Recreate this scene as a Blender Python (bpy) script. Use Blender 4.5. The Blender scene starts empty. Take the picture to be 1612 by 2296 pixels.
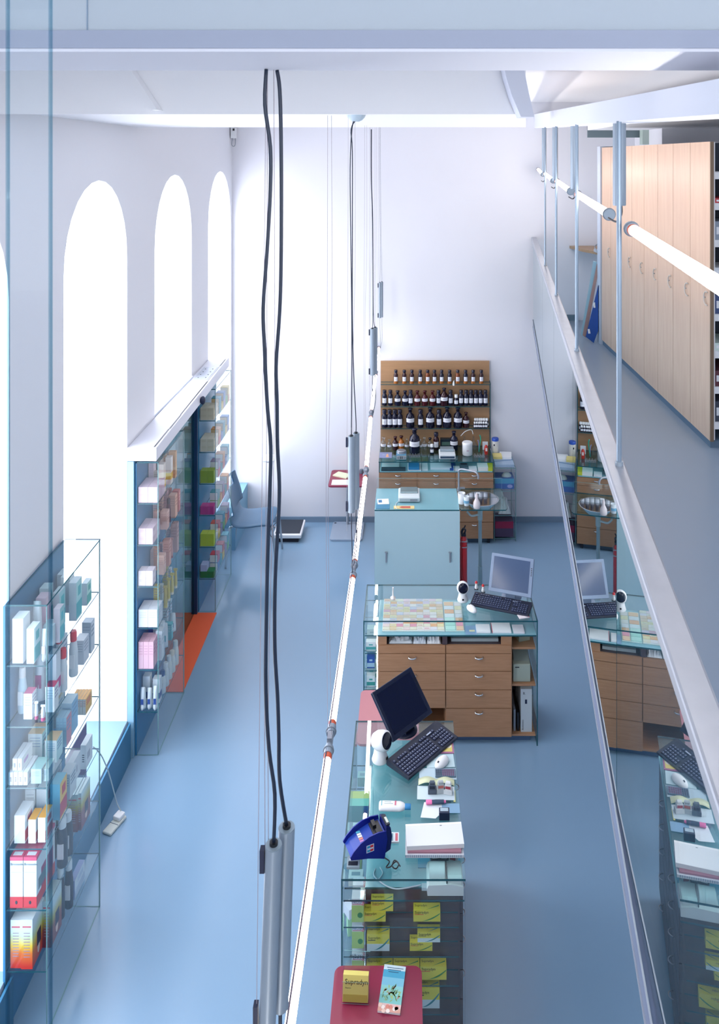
import bpy, bmesh, math, random
from mathutils import Vector, Matrix, noise
random.seed(7)
S = bpy.context.scene
COL = S.collection
# ------------------------------------------------------------------ camera
CAMH = 4.21
F = 1800.0           # focal length in pixels of the 1612x2296 frame
cd = bpy.data.cameras.new('camera'); cam = bpy.data.objects.new('camera', cd); COL.objects.link(cam)
cam.location = (0, 0, CAMH); cam.rotation_euler = (math.pi/2, 0, 0)
cd.sensor_fit = 'VERTICAL'; cd.sensor_height = 36; cd.sensor_width = 36
cd.lens = F/2296*36; cd.shift_x = (806-916)/2296; cd.shift_y = -(1148-355)/2296
cd.clip_start = .05; cd.clip_end = 200
cd.dof.use_dof = True; cd.dof.focus_distance = 5.2; cd.dof.aperture_fstop = 14
S.camera = cam
# ------------------------------------------------------------------ light + exposure
S.view_settings.view_transform = 'Standard'; S.view_settings.look = 'None'
S.view_settings.exposure = 0.68; S.view_settings.gamma = 1; S.view_settings.use_curve_mapping = False
W = bpy.data.worlds.new('world'); S.world = W; W.use_nodes = True
W.node_tree.nodes['Background'].inputs[0].default_value = (.90, .935, 1.0, 1)
W.node_tree.nodes['Background'].inputs[1].default_value = 2.9
WIN = 3.4            # strength of daylight through the frosted windows
TUBE = 17.0           # strength of the fluorescent tubes
def area(name, loc, rot, sx, sy, power, col):
    l = bpy.data.lights.new(name, 'AREA'); l.shape = 'RECTANGLE'; l.size = sx; l.size_y = sy; l.energy = power; l.color = col
    o = bpy.data.objects.new(name, l); COL.objects.link(o); o.location = loc; o.rotation_euler = rot; return o
try:
    S.cycles.max_bounces = 10; S.cycles.diffuse_bounces = 4; S.cycles.glossy_bounces = 5
    S.cycles.transparent_max_bounces = 40; S.cycles.transmission_bounces = 4
    S.cycles.use_denoising = True; S.cycles.caustics_reflective = False; S.cycles.caustics_refractive = False
    S.cycles.sample_clamp_indirect = 4
except Exception: pass
# ------------------------------------------------------------------ helpers
def at(px, py, Y):
    """photo pixel + distance from the camera plane -> point in metres"""
    s = F/Y
    return Vector(((px-916)/s, Y, CAMH-(py-355)/s))
def atz(px, py, z):
    """photo pixel on the horizontal plane of height z"""
    s = (py-355)/(CAMH-z)
    return Vector(((px-916)/s, F/s, z))
def lin(c):
    c /= 255.0
    return c/12.92 if c <= .04045 else ((c+.055)/1.055)**2.4
MATS = {}
def hexrgb(h): return tuple(lin(int(h[i:i+2], 16)) for i in (0, 2, 4))
def paint(h, rough=.5, metal=0.0, name=None, noise_amt=0.0, scale=8, spec=.5):
    key = (h, rough, metal, noise_amt, scale)
    if key in MATS: return MATS[key]
    m = bpy.data.materials.new(name or 'paint_'+h); m.use_nodes = True
    nt = m.node_tree; b = nt.nodes['Principled BSDF']
    c = hexrgb(h)
    b.inputs['Base Color'].default_value = (*c, 1); b.inputs['Roughness'].default_value = rough
    b.inputs['Metallic'].default_value = metal; b.inputs['Specular IOR Level'].default_value = spec
    if noise_amt:
        tc = nt.nodes.new('ShaderNodeTexCoord'); n = nt.nodes.new('ShaderNodeTexNoise'); n.inputs['Scale'].default_value = scale; n.inputs['Detail'].default_value = 3
        r = nt.nodes.new('ShaderNodeMix'); r.data_type = 'RGBA'
        r.inputs['A'].default_value = (*[x*(1-noise_amt) for x in c], 1); r.inputs['B'].default_value = (*[min(1, x*(1+noise_amt)) for x in c], 1)
        nt.links.new(tc.outputs['Object'], n.inputs['Vector']); nt.links.new(n.outputs['Fac'], r.inputs['Factor']); nt.links.new(r.outputs['Result'], b.inputs['Base Color'])
    MATS[key] = m; return m
def emit(h, st, name):
    m = bpy.data.materials.new(name); m.use_nodes = True; nt = m.node_tree; b = nt.nodes['Principled BSDF']
    b.inputs['Base Color'].default_value = (.8, .8, .8, 1)
    b.inputs['Emission Color'].default_value = (*hexrgb(h), 1); b.inputs['Emission Strength'].default_value = st
    return m
def glassmat(name, tint, refl=1.0, rough=0.0, tint_mix=None):
    """thin sheet of glass: Fresnel reflection over a tinted clear sheet, the same from both sides"""
    m = bpy.data.materials.new(name); m.use_nodes = True; nt = m.node_tree; nt.nodes.clear(); L = nt.links.new
    out = nt.nodes.new('ShaderNodeOutputMaterial'); mx = nt.nodes.new('ShaderNodeMixShader')
    tr = nt.nodes.new('ShaderNodeBsdfTransparent'); tr.inputs[0].default_value = (*tint, 1)
    gl = nt.nodes.new('ShaderNodeBsdfGlossy'); gl.inputs['Roughness'].default_value = rough; gl.inputs['Color'].default_value = (.92, .97, .97, 1)
    geo = nt.nodes.new('ShaderNodeNewGeometry'); mr = nt.nodes.new('ShaderNodeMapRange')
    mr.inputs['To Min'].default_value = 1.52; mr.inputs['To Max'].default_value = 1/1.52
    fr = nt.nodes.new('ShaderNodeFresnel'); mu = nt.nodes.new('ShaderNodeMath'); mu.operation = 'MULTIPLY'; mu.use_clamp = True; mu.inputs[1].default_value = refl
    L(geo.outputs['Backfacing'], mr.inputs['Value']); L(mr.outputs['Result'], fr.inputs['IOR']); L(fr.outputs[0], mu.inputs[0])
    L(mu.outputs[0], mx.inputs[0]); L(tr.outputs[0], mx.inputs[1]); L(gl.outputs[0], mx.inputs[2]); L(mx.outputs[0], out.inputs[0])
    return m
def wood(name, h1, h2, rough=.45, vert=False, sc=3.0):
    m = bpy.data.materials.new(name); m.use_nodes = True; nt = m.node_tree; b = nt.nodes['Principled BSDF']; L = nt.links.new
    tc = nt.nodes.new('ShaderNodeTexCoord'); mp = nt.nodes.new('ShaderNodeMapping')
    mp.inputs['Scale'].default_value = (sc*6, sc*6, sc*.6) if vert else (sc*.6, sc*6, sc*6)
    n = nt.nodes.new('ShaderNodeTexNoise'); n.inputs['Scale'].default_value = 4; n.inputs['Detail'].default_value = 5; n.inputs['Distortion'].default_value = .4
    r = nt.nodes.new('ShaderNodeValToRGB'); r.color_ramp.elements[0].color = (*hexrgb(h1), 1); r.color_ramp.elements[1].color = (*hexrgb(h2), 1)
    r.color_ramp.elements[0].position = .35; r.color_ramp.elements[1].position = .65
    L(tc.outputs['Object'], mp.inputs['Vector']); L(mp.outputs[0], n.inputs['Vector']); L(n.outputs['Fac'], r.inputs[0]); L(r.outputs[0], b.inputs['Base Color'])
    b.inputs['Roughness'].default_value = rough
    return m
class B:
    """collects faces with a material each; becomes one mesh object"""
    def __init__(s): s.v = []; s.f = []; s.m = []; s.mats = []; s.sm = []
    def mi(s, m):
        if m not in s.mats: s.mats.append(m)
        return s.mats.index(m)
    def add(s, vs, fs, m, smooth=False, M=None):
        o = len(s.v)
        s.v += [tuple(M @ Vector(p)) if M else tuple(p) for p in vs]
        k = s.mi(m)
        for f in fs: s.f.append([i+o for i in f]); s.m.append(k); s.sm.append(smooth)
        return s
    def box(s, x0, x1, y0, y1, z0, z1, m, M=None, fm=None):
        """fm: materials of single faces among F(-y) K(+y) L(-x) R(+x) T(+z) D(-z)"""
        v = [(x0,y0,z0),(x1,y0,z0),(x1,y1,z0),(x0,y1,z0),(x0,y0,z1),(x1,y0,z1),(x1,y1,z1),(x0,y1,z1)]
        fs = {'D':(0,3,2,1),'T':(4,5,6,7),'F':(0,1,5,4),'K':(2,3,7,6),'L':(3,0,4,7),'R':(1,2,6,5)}
        o = len(s.v); s.v += [tuple(M @ Vector(p)) if M else p for p in v]
        for k, f in fs.items():
            s.f.append([i+o for i in f]); s.m.append(s.mi((fm or {}).get(k, m))); s.sm.append(False)
        return s
    def gbox(s, x0, x1, y0, y1, z0, z1, g, e, M=None):
        d = (x1-x0, y1-y0, z1-z0); k = d.index(min(d)); big = ('LR', 'FK', 'TD')[k]
        return s.box(x0, x1, y0, y1, z0, z1, e, M, {big[0]: g, big[1]: g})
    def prism(s, pts, lo, hi, m, axis='y', M=None, smooth=False, cap=None):
        """outline pts (a,b) pushed along an axis: y -> (a,.,b)  z -> (a,b,.)  x -> (.,a,b)"""
        n = len(pts)
        def P(a, b, t): return {'y': (a, t, b), 'z': (a, b, t), 'x': (t, a, b)}[axis]
        v = [P(a, b, lo) for a, b in pts] + [P(a, b, hi) for a, b in pts]
        s.add(v, [(i, (i+1) % n, n+(i+1) % n, n+i) for i in range(n)], m, smooth, M)
        s.add(v, [tuple(range(n))[::-1], tuple(range(n, 2*n))], cap or m, False, M)
        return s
    def lathe(s, prof, c, m, seg=20, M=None, smooth=True, ax='z'):
        v = []; fs = []
        for r, h in prof:
            for i in range(seg):
                a = 2*math.pi*i/seg
                p = (r*math.cos(a), r*math.sin(a), h)
                if ax == 'y': p = (p[0], p[2], p[1])
                if ax == 'x': p = (p[2], p[0], p[1])
                v.append((p[0]+c[0], p[1]+c[1], p[2]+c[2]))
        n = len(prof)
        for j in range(n-1):
            for i in range(seg):
                fs.append((j*seg+i, j*seg+(i+1) % seg, (j+1)*seg+(i+1) % seg, (j+1)*seg+i))
        s.add(v, fs, m, smooth, M)
        s.add([v[i] for i in range(seg)], [tuple(range(seg))[::-1]], m, False, M)
        s.add([v[(n-1)*seg+i] for i in range(seg)], [tuple(range(seg))], m, False, M)
        return s
    def rod(s, p0, p1, r, m, seg=12, r1=None, M=None):
        p0 = Vector(p0); p1 = Vector(p1); d = p1-p0
        R = Matrix.Translation(p0) @ d.to_track_quat('Z', 'Y').to_matrix().to_4x4()
        return s.lathe([(r, 0), (r if r1 is None else r1, d.length)], (0, 0, 0), m, seg, (M @ R) if M else R)
    def tube(s, pts, r, m, seg=8, M=None, sub=4):
        P = [Vector(p) for p in pts]
        if sub > 1 and len(P) > 2:
            Q = []
            for i in range(len(P)-1):
                a = P[max(i-1, 0)]; b = P[i]; c = P[i+1]; d = P[min(i+2, len(P)-1)]
                for k in range(sub):
                    t = k/sub
                    Q.append(.5*((2*b)+(c-a)*t+(2*a-5*b+4*c-d)*t*t+(3*b-a-3*c+d)*t**3))
            Q.append(P[-1]); P = Q
        v = []; n = len(P); up = Vector((.13, .31, .94))
        for i, p in enumerate(P):
            t = (P[min(i+1, n-1)]-P[max(i-1, 0)]).normalized()
            a = t.cross(up)
            if a.length < .1: a = t.cross(Vector((1, 0, 0)))
            a.normalize(); b = t.cross(a)
            for k in range(seg):
                w = 2*math.pi*k/seg; v.append(p+a*r*math.cos(w)+b*r*math.sin(w))
        fs = [(i*seg+k, i*seg+(k+1) % seg, (i+1)*seg+(k+1) % seg, (i+1)*seg+k) for i in range(n-1) for k in range(seg)]
        fs += [tuple(range(seg))[::-1], tuple(range((n-1)*seg, n*seg))]
        return s.add(v, fs, m, True, M)
    def ell(s, c, rx, ry, rz, m, M=None, seg=20, rings=12, zmin=-1):
        prof = []
        v = []; fs = []
        for j in range(rings+1):
            ph = -math.pi/2+math.pi*j/rings; z = max(math.sin(ph), zmin)
            for i in range(seg):
                a = 2*math.pi*i/seg; v.append((c[0]+rx*math.cos(ph)*math.cos(a), c[1]+ry*math.cos(ph)*math.sin(a), c[2]+rz*z))
        for j in range(rings):
            for i in range(seg): fs.append((j*seg+i, j*seg+(i+1) % seg, (j+1)*seg+(i+1) % seg, (j+1)*seg+i))
        return s.add(v, fs, m, True, M)
    def quad(s, pts, m, M=None): return s.add(pts, [tuple(range(len(pts)))], m, False, M)
    def text(s, st, o, xd, yd, h, m, M=None, align=0):
        vs, fs, w = glyphs(st); o = Vector(o); xd = Vector(xd); yd = Vector(yd); dx = -w*align
        return s.add([o+xd*((x+dx)*h)+yd*(y*h) for x, y in vs], fs, m, False, M)
GL = {}
def glyphs(st):
    if st in GL: return GL[st]
    c = bpy.data.curves.new('t', 'FONT'); c.body = st; c.size = 1.4; c.resolution_u = 2
    o = bpy.data.objects.new('t', c); COL.objects.link(o)
    dg = bpy.context.evaluated_depsgraph_get(); me = bpy.data.meshes.new_from_object(o.evaluated_get(dg))
    vs = [(v.co.x, v.co.y) for v in me.vertices]; fs = [tuple(p.vertices) for p in me.polygons]
    w = max(x for x, y in vs)
    bpy.data.objects.remove(o); bpy.data.meshes.remove(me); bpy.data.curves.remove(c)
    GL[st] = (vs, fs, w); return GL[st]
ORG = {}
def put(name, b, parent=None, loc=None, rot=0, bevel=0, tilt=None):
    """one mesh object. With loc and no 'world' flag the mesh is local to loc; parts of a world-built thing are shifted to its origin"""
    me = bpy.data.meshes.new(name)
    off = Vector(ORG.get(parent.name, (0, 0, 0))) if parent else Vector((0, 0, 0))
    me.from_pydata([tuple(Vector(p)-off) for p in b.v], [], b.f)
    for m in b.mats: me.materials.append(m)
    for p, k, sm in zip(me.polygons, b.m, b.sm): p.material_index = k; p.use_smooth = sm
    bm = bmesh.new(); bm.from_mesh(me); bmesh.ops.recalc_face_normals(bm, faces=bm.faces); bm.to_mesh(me); bm.free()
    me.update()
    o = bpy.data.objects.new(name, me); COL.objects.link(o)
    if parent: o.parent = parent
    if loc is not None: o.location = loc
    if rot: o.rotation_euler = (0, 0, rot)
    if tilt: o.rotation_euler = tilt
    if bevel:
        md = o.modifiers.new('bevel', 'BEVEL'); md.width = bevel; md.segments = 2; md.limit_method = 'ANGLE'; md.angle_limit = .9
    return o
LABELS = {}
def tag(o, label, cat, group=None):
    n = len(label.replace(',', ' ').split())
    if n < 4 or n > 16: print('LABEL LENGTH', n, label)
    if label in LABELS: print('DUP LABEL', label)
    LABELS[label] = 1
    o['label'] = label; o['category'] = cat
    if group: o['group'] = group
    return o
def struct(name, b, bevel=0):
    o = put(name, b, bevel=bevel); o['kind'] = 'structure'; return o
def whole(name, b, org, label, cat, group=None, bevel=0):
    """a thing that is one mesh, vertices given in world coordinates, origin moved to org"""
    org = Vector(org); b.v = [tuple(Vector(p)-org) for p in b.v]
    return tag(put(name, b, loc=org, bevel=bevel), label, cat, group)
def local(name, b, loc, rot, label, cat, group=None, bevel=0):
    return tag(put(name, b, loc=loc, rot=rot, bevel=bevel), label, cat, group)
def thing(name, loc, label, cat, group=None, rot=0, world=True):
    e = bpy.data.objects.new(name, None); COL.objects.link(e); e.location = loc; e.rotation_euler = (0, 0, rot); e.empty_display_size = .05
    if world: ORG[e.name] = tuple(loc)
    return tag(e, label, cat, group)
ORD = 'first second third fourth fifth sixth seventh eighth ninth tenth eleventh twelfth'.split()
# ------------------------------------------------------------------ materials
white_wall = paint('EAEAF0', .7, name='white_plaster', noise_amt=.02, scale=2)
white_ceil = paint('F8F8FB', .8, name='white_ceiling_paint')
beam_shaded = paint('A4AEB8', .6, name='beam_shade_tone', noise_amt=.05, scale=1.5)  # shade on the near beam's face, put into its colour
steel = paint('A9ADB6', .38, .6, name='brushed_steel', noise_amt=.10, scale=14)
alu = paint('98A5B2', .42, .25, name='satin_aluminium')
chrome = paint('D8DDE2', .12, 1, name='chrome')
black = paint('14161C', .4, name='black_plastic'); dark = paint('1B2130', .55, name='dark_plastic')
white_pl = paint('EEF0F2', .35, name='white_plastic'); grey_pl = paint('8E97A2', .45, name='grey_plastic')
navy = paint('16203F', .5, name='navy')
glass = glassmat('clear_glass', (.90, .955, .955)); glass_soft = glassmat('clear_glass_low_tint', (.98, .992, .992), .5)
edge = paint('1F5560', .2, name='dark_green_glass_edge'); edge_lt = paint('6E9A9C', .25, name='pale_green_glass_edge')
teal_glass = paint('82B4C0', .12, name='teal_frosted_glass', spec=.7)
frost = paint('BEDCE3', .3, name='pale_blue_frosted_glass', noise_amt=.02, scale=2)
oak = wood('brown_oak_veneer', 'A67B59', 'B08563', .42); oak_dark = wood('dark_walnut_veneer', '4B4148', '56484B', .4)
maple = wood('pale_maple_veneer', 'D3AF95', 'DAB99F', .4, True, 1.2)
blue_panel = paint('7FB0CB', .35, name='pale_blue_panel'); red_lam = paint('8C2A47', .3, name='dusty_red_laminate', noise_amt=.03)
paper = paint('E9ECEF', .8, name='white_paper')
# ================================================================== SETTING
def floor_mat():
    m = bpy.data.materials.new('blue_grey_resin_floor'); m.use_nodes = True; nt = m.node_tree; b = nt.nodes['Principled BSDF']; L = nt.links.new
    tc = nt.nodes.new('ShaderNodeTexCoord'); n = nt.nodes.new('ShaderNodeTexNoise'); n.inputs['Scale'].default_value = .9; n.inputs['Detail'].default_value = 4
    r = nt.nodes.new('ShaderNodeValToRGB'); r.color_ramp.elements[0].color = (.222, .368, .525, 1); r.color_ramp.elements[1].color = (.262, .408, .565, 1)
    L(tc.outputs['Object'], n.inputs['Vector']); L(n.outputs['Fac'], r.inputs[0]); L(r.outputs[0], b.inputs['Base Color'])
    b.inputs['Roughness'].default_value = .17; b.inputs['Specular IOR Level'].default_value = .6
    return m
FLOOR = floor_mat()
def xw(Y): return -1.868-.019*Y            # the left wall runs very slightly outwards
struct('floor', B().box(-3.2, 3.4, -1.2, 9.6, -.1, 0, FLOOR))
struct('wall_back', B().box(-2.6, 3.6, 9.3, 9.5, 0, 5.0, white_wall))
struct('baseboard_back', B().box(-2.0, 3.3, 9.285, 9.3, 0, .062, paint('7C92A8', .5)))
struct('wall_right', B().box(3.3, 3.5, -1.2, 9.3, 0, 5.0, white_wall))
struct('light_block_wall', B().box(-3.2, 3.5, -1.4, -1.2, 0, 3.6, paint('D4D8E0', .8)))  # unseen wall added to darken the near floor, open above to admit sky light
struct('ceiling', B().box(-3.2, 3.6, -1.2, 9.5, 4.86, 5.0, white_ceil))
# left wall with round-headed openings
ARCH = [(2.80, 3.90, .26), (4.55, 5.634, .26), (6.286, 7.44, 0.0), (8.10, 9.22, .46)]
def arch_pts(a, b, z0, zc=4.07, n=14):
    r = (b-a)/2; zs = zc-r
    return [(a, z0), (b, z0)] + [((a+b)/2+r*math.cos(math.pi*i/n), zs+r*math.sin(math.pi*i/n)) for i in range(n+1)]
def left_wall():
    b = B(); T = .42; n = 14
    def col(y, z, t): return (xw(y)-t, y, z)
    def quad4(p): # on inner face and outer face
        b.add([col(y, z, 0) for y, z in p], [tuple(range(len(p)))], white_wall)
        b.add([col(y, z, T) for y, z in p], [tuple(range(len(p)))[::-1]], white_wall)
    y = -1.2
    for a, c, z0 in ARCH:
        quad4([(y, 0), (a, 0), (a, 5), (y, 5)])
        if z0 > 0: quad4([(a, 0), (c, 0), (c, z0), (a, z0)])
        pts = arch_pts(a, c, z0)[2:]
        # spandrel strips up to the ceiling
        for (p, q) in zip(pts, pts[1:]): quad4([(q[0], q[1]), (p[0], p[1]), (p[0], 5), (q[0], 5)])
        ring = arch_pts(a, c, z0)
        ring = [ring[0], ring[1]] + pts
        for i in range(len(ring)):
            p, q = ring[i], ring[(i+1) % len(ring)]
            if p == q: continue
            sill = (i == 0)
            b.add([col(p[0], p[1], 0), col(q[0], q[1], 0), col(q[0], q[1], T), col(p[0], p[1], T)], [(0, 1, 2, 3)], FLOOR if sill else white_wall)
        y = c
    quad4([(y, 0), (9.3, 0), (9.3, 5), (y, 5)])
    return b
me_b = left_wall()
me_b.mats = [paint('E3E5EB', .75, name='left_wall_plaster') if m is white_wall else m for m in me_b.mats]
o = put('wall_left', me_b); o['kind'] = 'structure'
day = emit('F2F5FF', WIN, 'daylight_in_frosted_glass')
for i, (a, c, z0) in enumerate(ARCH):
    zz = z0 if z0 > 0 else 2.2
    ring = arch_pts(a-.01, c+.01, zz, 4.08)
    b = B(); v = [(xw(y)-.36, y, z) for y, z in ring] + [(xw(y)-.38, y, z) for y, z in ring]; n = len(ring)
    b.add(v, [tuple(range(n)), tuple(range(n, 2*n))[::-1]] + [(k, (k+1) % n, n+(k+1) % n, n+k) for k in range(n)], day)
    o = put('window_%d' % (i+1), b); o['kind'] = 'structure'
# low blue skirting in front of the window sills (blue like the floor, riser shading painted in)
b = B()
for a, c, z0 in ARCH[:2]: b.box(xw(a)-.0, xw(a)+.012, a+.02, c-.02, .0, z0, paint('2F6F94', .4))
struct('baseboard_left', b)
# entrance doorway: board closing the arch at header height and pale lobby behind it
struct('trim_1', B().box(-2.42, -1.995, 6.29, 7.435, 2.13, 2.195, paint('DCE4EF', .5)))
struct('wall_lobby', B().box(-2.5, -2.43, 6.0, 7.7, 0, 2.2, paint('A9C9D6', .5)))
struct('trim_2', B().box(-1.975, -1.86, 8.62, 9.28, 0, .46, blue_panel))
# beams and soffits
b = B().box(-3.2, 3.3, 1.46, 1.75, 4.412, 4.86, beam_shaded).box(-3.2, 3.3, 1.44, 1.75, 4.408, 4.44, paint('8F97AA', .6)).box(-3.2, 3.3, 1.445, 1.755, 4.402, 4.409, paint('D2D4DE', .8))  # face and darker lower band hold painted shade, pale underside strip painted light
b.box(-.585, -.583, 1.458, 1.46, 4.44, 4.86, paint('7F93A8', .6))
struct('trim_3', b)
b = B(); pf = [(2.95, 4.372), (4.1, 4.438), (5.9, 4.438), (5.9, 4.86), (2.95, 4.86)]
b.add([(q, y, z) for y, z in pf for q in (-2.4, .43+.146*(y-2.95))], [(0, 1, 3, 2), (2, 3, 5, 4), (4, 5, 7, 6), (6, 7, 9, 8), (8, 9, 1, 0), (0, 2, 4, 6, 8), (1, 9, 7, 5, 3)], white_ceil)
struct('trim_4', b)
# curved vault rib and wall facets in front of the soffit
b = B(); Y0 = 2.80
def flat(pts, y0, y1, m, bb=None):
    bb = bb or B(); a = [at(x, y, y0) for x, y in pts]; z = [Vector((p.x, y1, p.z)) for p in a]; n = len(pts)
    bb.add(a+z, [tuple(range(n)), tuple(range(n, 2*n))[::-1]] + [(k, (k+1) % n, n+(k+1) % n, n+k) for k in range(n)], m); return bb
rib = [(1122, 110), (1172, 110), (1176, 160), (1186, 210), (1198, 262), (1168, 262), (1148, 215), (1134, 170)]
flat(rib, 2.84, 2.948, paint('D8DCEA', .7), b); struct('trim_5', b)
b = flat([(240, 110), (262, 110), (352, 246), (340, 246)], 2.88, 2.948, white_ceil); struct('trim_6', b)
# inclined beam over the glass balustrade
K = .1206
def gx(Y, off=.32): return off+K*Y
b = B(); v = []
for Y, zb, zt in ((1.05, 4.272, 4.325), (9.3, 4.56, 4.72)):
    for dx in (0, .14): v += [(gx(Y, .335)+dx, Y, zb), (gx(Y, .335)+dx, Y, zt)]
b.add(v, [(0, 4, 5, 1), (2, 3, 7, 6), (0, 2, 6, 4), (1, 5, 7, 3), (0, 1, 3, 2), (4, 6, 7, 5)], paint('E3E6F0', .7)); struct('trim_7', b)
# upper level behind the balustrade
mez = paint('8E9DAE', .3, name='grey_mezzanine_resin', noise_amt=.05, scale=1)
b = B(); v = []
for Y in (-1.0, 9.3):
    v += [(gx(Y, .347), Y, 2.27), (gx(Y, .347), Y, 2.335), (3.3, Y, 2.335), (3.3, Y, 2.27)]
b.add(v, [(0, 4, 5, 1), (1, 5, 6, 2), (2, 6, 7, 3), (3, 7, 4, 0), (0, 1, 2, 3), (7, 6, 5, 4)], mez)
struct('mezzanine_floor', b)
struct('baseboard_mezzanine', B().box(1.53, 1.95, 9.27, 9.3, 2.335, 2.40, paint('6E8390', .5)))
struct('wall_mezzanine', B().box(2.62, 3.3, 8.3, 9.3, 2.335, 4.86, white_wall))
b = B().box(1.98, 3.3, 5.0, 8.9, 4.52, 4.58, white_ceil).box(1.98, 3.3, 8.88, 8.9, 4.44, 4.58, paint('6F7F86', .6))
b.box(2.55, 3.28, 8.75, 8.86, 4.36, 4.52, paint('B4C4BC', .6)); struct('trim_8', b)

# ================================================================== MEZZANINE EDGE
t = thing('glass_balustrade', (gx(.6), .6, 2.3), 'glass balustrade with a brushed steel handrail along the upper floor edge', 'railing')
JP = [.55, 2.31, 3.81, 5.30, 6.90, 9.28]
bal_glass = glassmat('balustrade_glass', (.64, .76, .83), 1.6)
for a, c in zip(JP, JP[1:]):
    b = B(); v = []
    for Y in (a+.004, c-.004):
        k_ = .028 if Y < 1 else 0
        for dx in (0, .012): v += [(gx(Y)+dx+k_, Y, 2.349), (gx(Y)+dx+k_, Y, 3.262)]
    b.add(v, [(0, 4, 5, 1), (2, 3, 7, 6)], bal_glass); b.add(v, [(0, 2, 6, 4), (1, 5, 7, 3), (0, 1, 3, 2), (4, 6, 7, 5)], edge)
    put('glass_panel', b, t)
def slant(name, o0, o1, z0, z1, m, Ya=.5, Yb=9.285, bevel=0):
    b = B(); v = []
    for Y in (Ya, Yb): v += [(gx(Y, o0), Y, z0), (gx(Y, o1), Y, z0), (gx(Y, o1), Y, z1), (gx(Y, o0), Y, z1)]
    b.add(v, [(0, 4, 5, 1), (1, 5, 6, 2), (2, 6, 7, 3), (3, 7, 4, 0), (0, 1, 2, 3), (7, 6, 5, 4)], m)
    return put(name, b, t, bevel=bevel)
slant('handrail', .298, .358, 3.265, 3.30, steel, bevel=.006)
slant('base_rail', .317, .344, 2.262, 2.345, paint('6F7C98', .4, .2))
slant('steel_trim', .313, .3168, 2.259, 2.265, paint('C6CBD2', .3, .6)); slant('steel_trim', .313, .3168, 2.342, 2.348, paint('C6CBD2', .3, .6))
for Y in (2.38, 3.79, 5.32, 6.80):
    zt = 4.272+(Y-1.05)*(.288/8.25)
    put('suspension_rod', B().rod((gx(Y, .337), Y, 3.30), (gx(Y, .337), Y, zt+.002), .0078, paint('8A9BAC', .35, .4)).lathe([(.012, 0), (.012, .012)], (gx(Y, .337), Y, 3.30), alu, 14), t)

# ---- tube lamps over the balustrade
tube_m = emit('FFF8F2', TUBE, 'lit_fluorescent_tube'); tip_m = paint('E0603C', .5, name='orange_red_tube_end')
def tube_lamp(p0, p1, label, group, wire_z=None, rr=.0135, tips=True, seam=True):
    p0 = Vector(p0); p1 = Vector(p1); d = (p1-p0).normalized()
    t = thing('tube_lamp', (p0+p1)/2, label, 'lamp', group)
    put('lamp_tube', B().rod(p0+d*.035, p1-d*.035, rr, tube_m, 16), t)
    if seam:
        up = Vector((-.45, 0, .9)).normalized()
        put('wire_channel', B().rod(p0+d*.02+up*(rr+.0015), p1-d*.02+up*(rr+.001), .003, paint('5E5462', .7), 6), t)
    for a, s in ((p0, 1), (p1, -1)):
        put('end_cap', B().rod(a, a+d*.038*s, rr*1.25, alu, 16).rod(a+d*.012*s, a+d*.016*s, rr*1.5, grey_pl, 16), t)
        if tips: put('tube_end', B().rod(a+d*.038*s, a+d*.062*s, rr*1.08, tip_m, 16), t)
    if wire_z:
        for a, s in ((p0, 1), (p1, -1)):
            q = a+d*.02*s; put('hanging_wire', B().rod(q+Vector((0, 0, rr)), (q.x, q.y, wire_z), .0007, paint('B5A9B0', .4), 6), t)
    return t
GB = 'tube lamps above the balustrade'
z_b = lambda Y: 4.272+(Y-1.05)*(.288/8.25)
UP = [(1.16, 2.37), (2.85, 4.14), (4.53, 5.80), (6.22, 7.50), (7.92, 9.1)]
UL = ['nearest bright tube lamp crossing the right edge above the balustrade', 'tube lamp above the balustrade, between the two nearest ballasts', 'tube lamp above the balustrade, third from the camera', 'tube lamp above the balustrade, second from the back wall', 'tube lamp above the balustrade, last one at the back wall']
for (a, c), lb in zip(UP, UL):
    za = CAMH-(.208+ (2.37-a)*.012) if a < 2 else CAMH-.2+(a-2.85)*.008
    zc = CAMH-.207 if a < 2 else CAMH-.2+(c-2.85)*.012
    tube_lamp((gx(a, .37), a, za), (gx(c, .37), c, zc), lb, GB, rr=.0155, seam=False)
for i, (Y, zz) in enumerate([(2.62, 4.056), (4.33, 4.045), (6.01, 4.04), (7.71, 4.04)]):
    t = thing('ballast_tube', (gx(Y, .372), Y, zz), 'grey ballast cylinder hanging from the inclined beam, %s from the camera' % ORD[i], 'ballast', 'ballast cylinders under the inclined beam')
    put('housing', B().lathe([(.020, 0), (.021, .004), (.021, z_b(Y)-zz-.003)], (gx(Y, .372), Y, zz), alu, 24), t)
    x = gx(Y, .372)
    put('cable', B().tube([(x+.006, Y, zz+.01), (x+.006, Y, zz-.03), (x-.002, Y+.03, zz-.055), (x-.01, Y+.1, zz-.048)], .0035, black), t)

# ---- long line of tube lamps through the room
JT = [(.50, -.298), (1.76, -.298), (2.99, -.293), (4.23, -.289), (5.54, -.295), (6.80, -.318), (8.10, -.330), (9.26, -.342)]
LZ = 2.04
ln = ['tube lamp of the long hanging row, running out under the picture', 'tube lamp in the long hanging row, beside the front red table', 'tube lamp in the long hanging row, just past the big ballast cylinders', 'tube lamp of the long hanging row beside the middle counter',
      'tube lamp of the long hanging row beside the sink counter', 'tube lamp of the long hanging row left of the bottle shelves', 'tube lamp of the long hanging row ending at the back wall']
for i, ((a, xa), (c, xc)) in enumerate(zip(JT, JT[1:])):
    tube_lamp((xa, a+.035, LZ), (xc, c-.035, LZ), ln[i], 'hanging row of tube lamps', wire_z=None)
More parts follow.
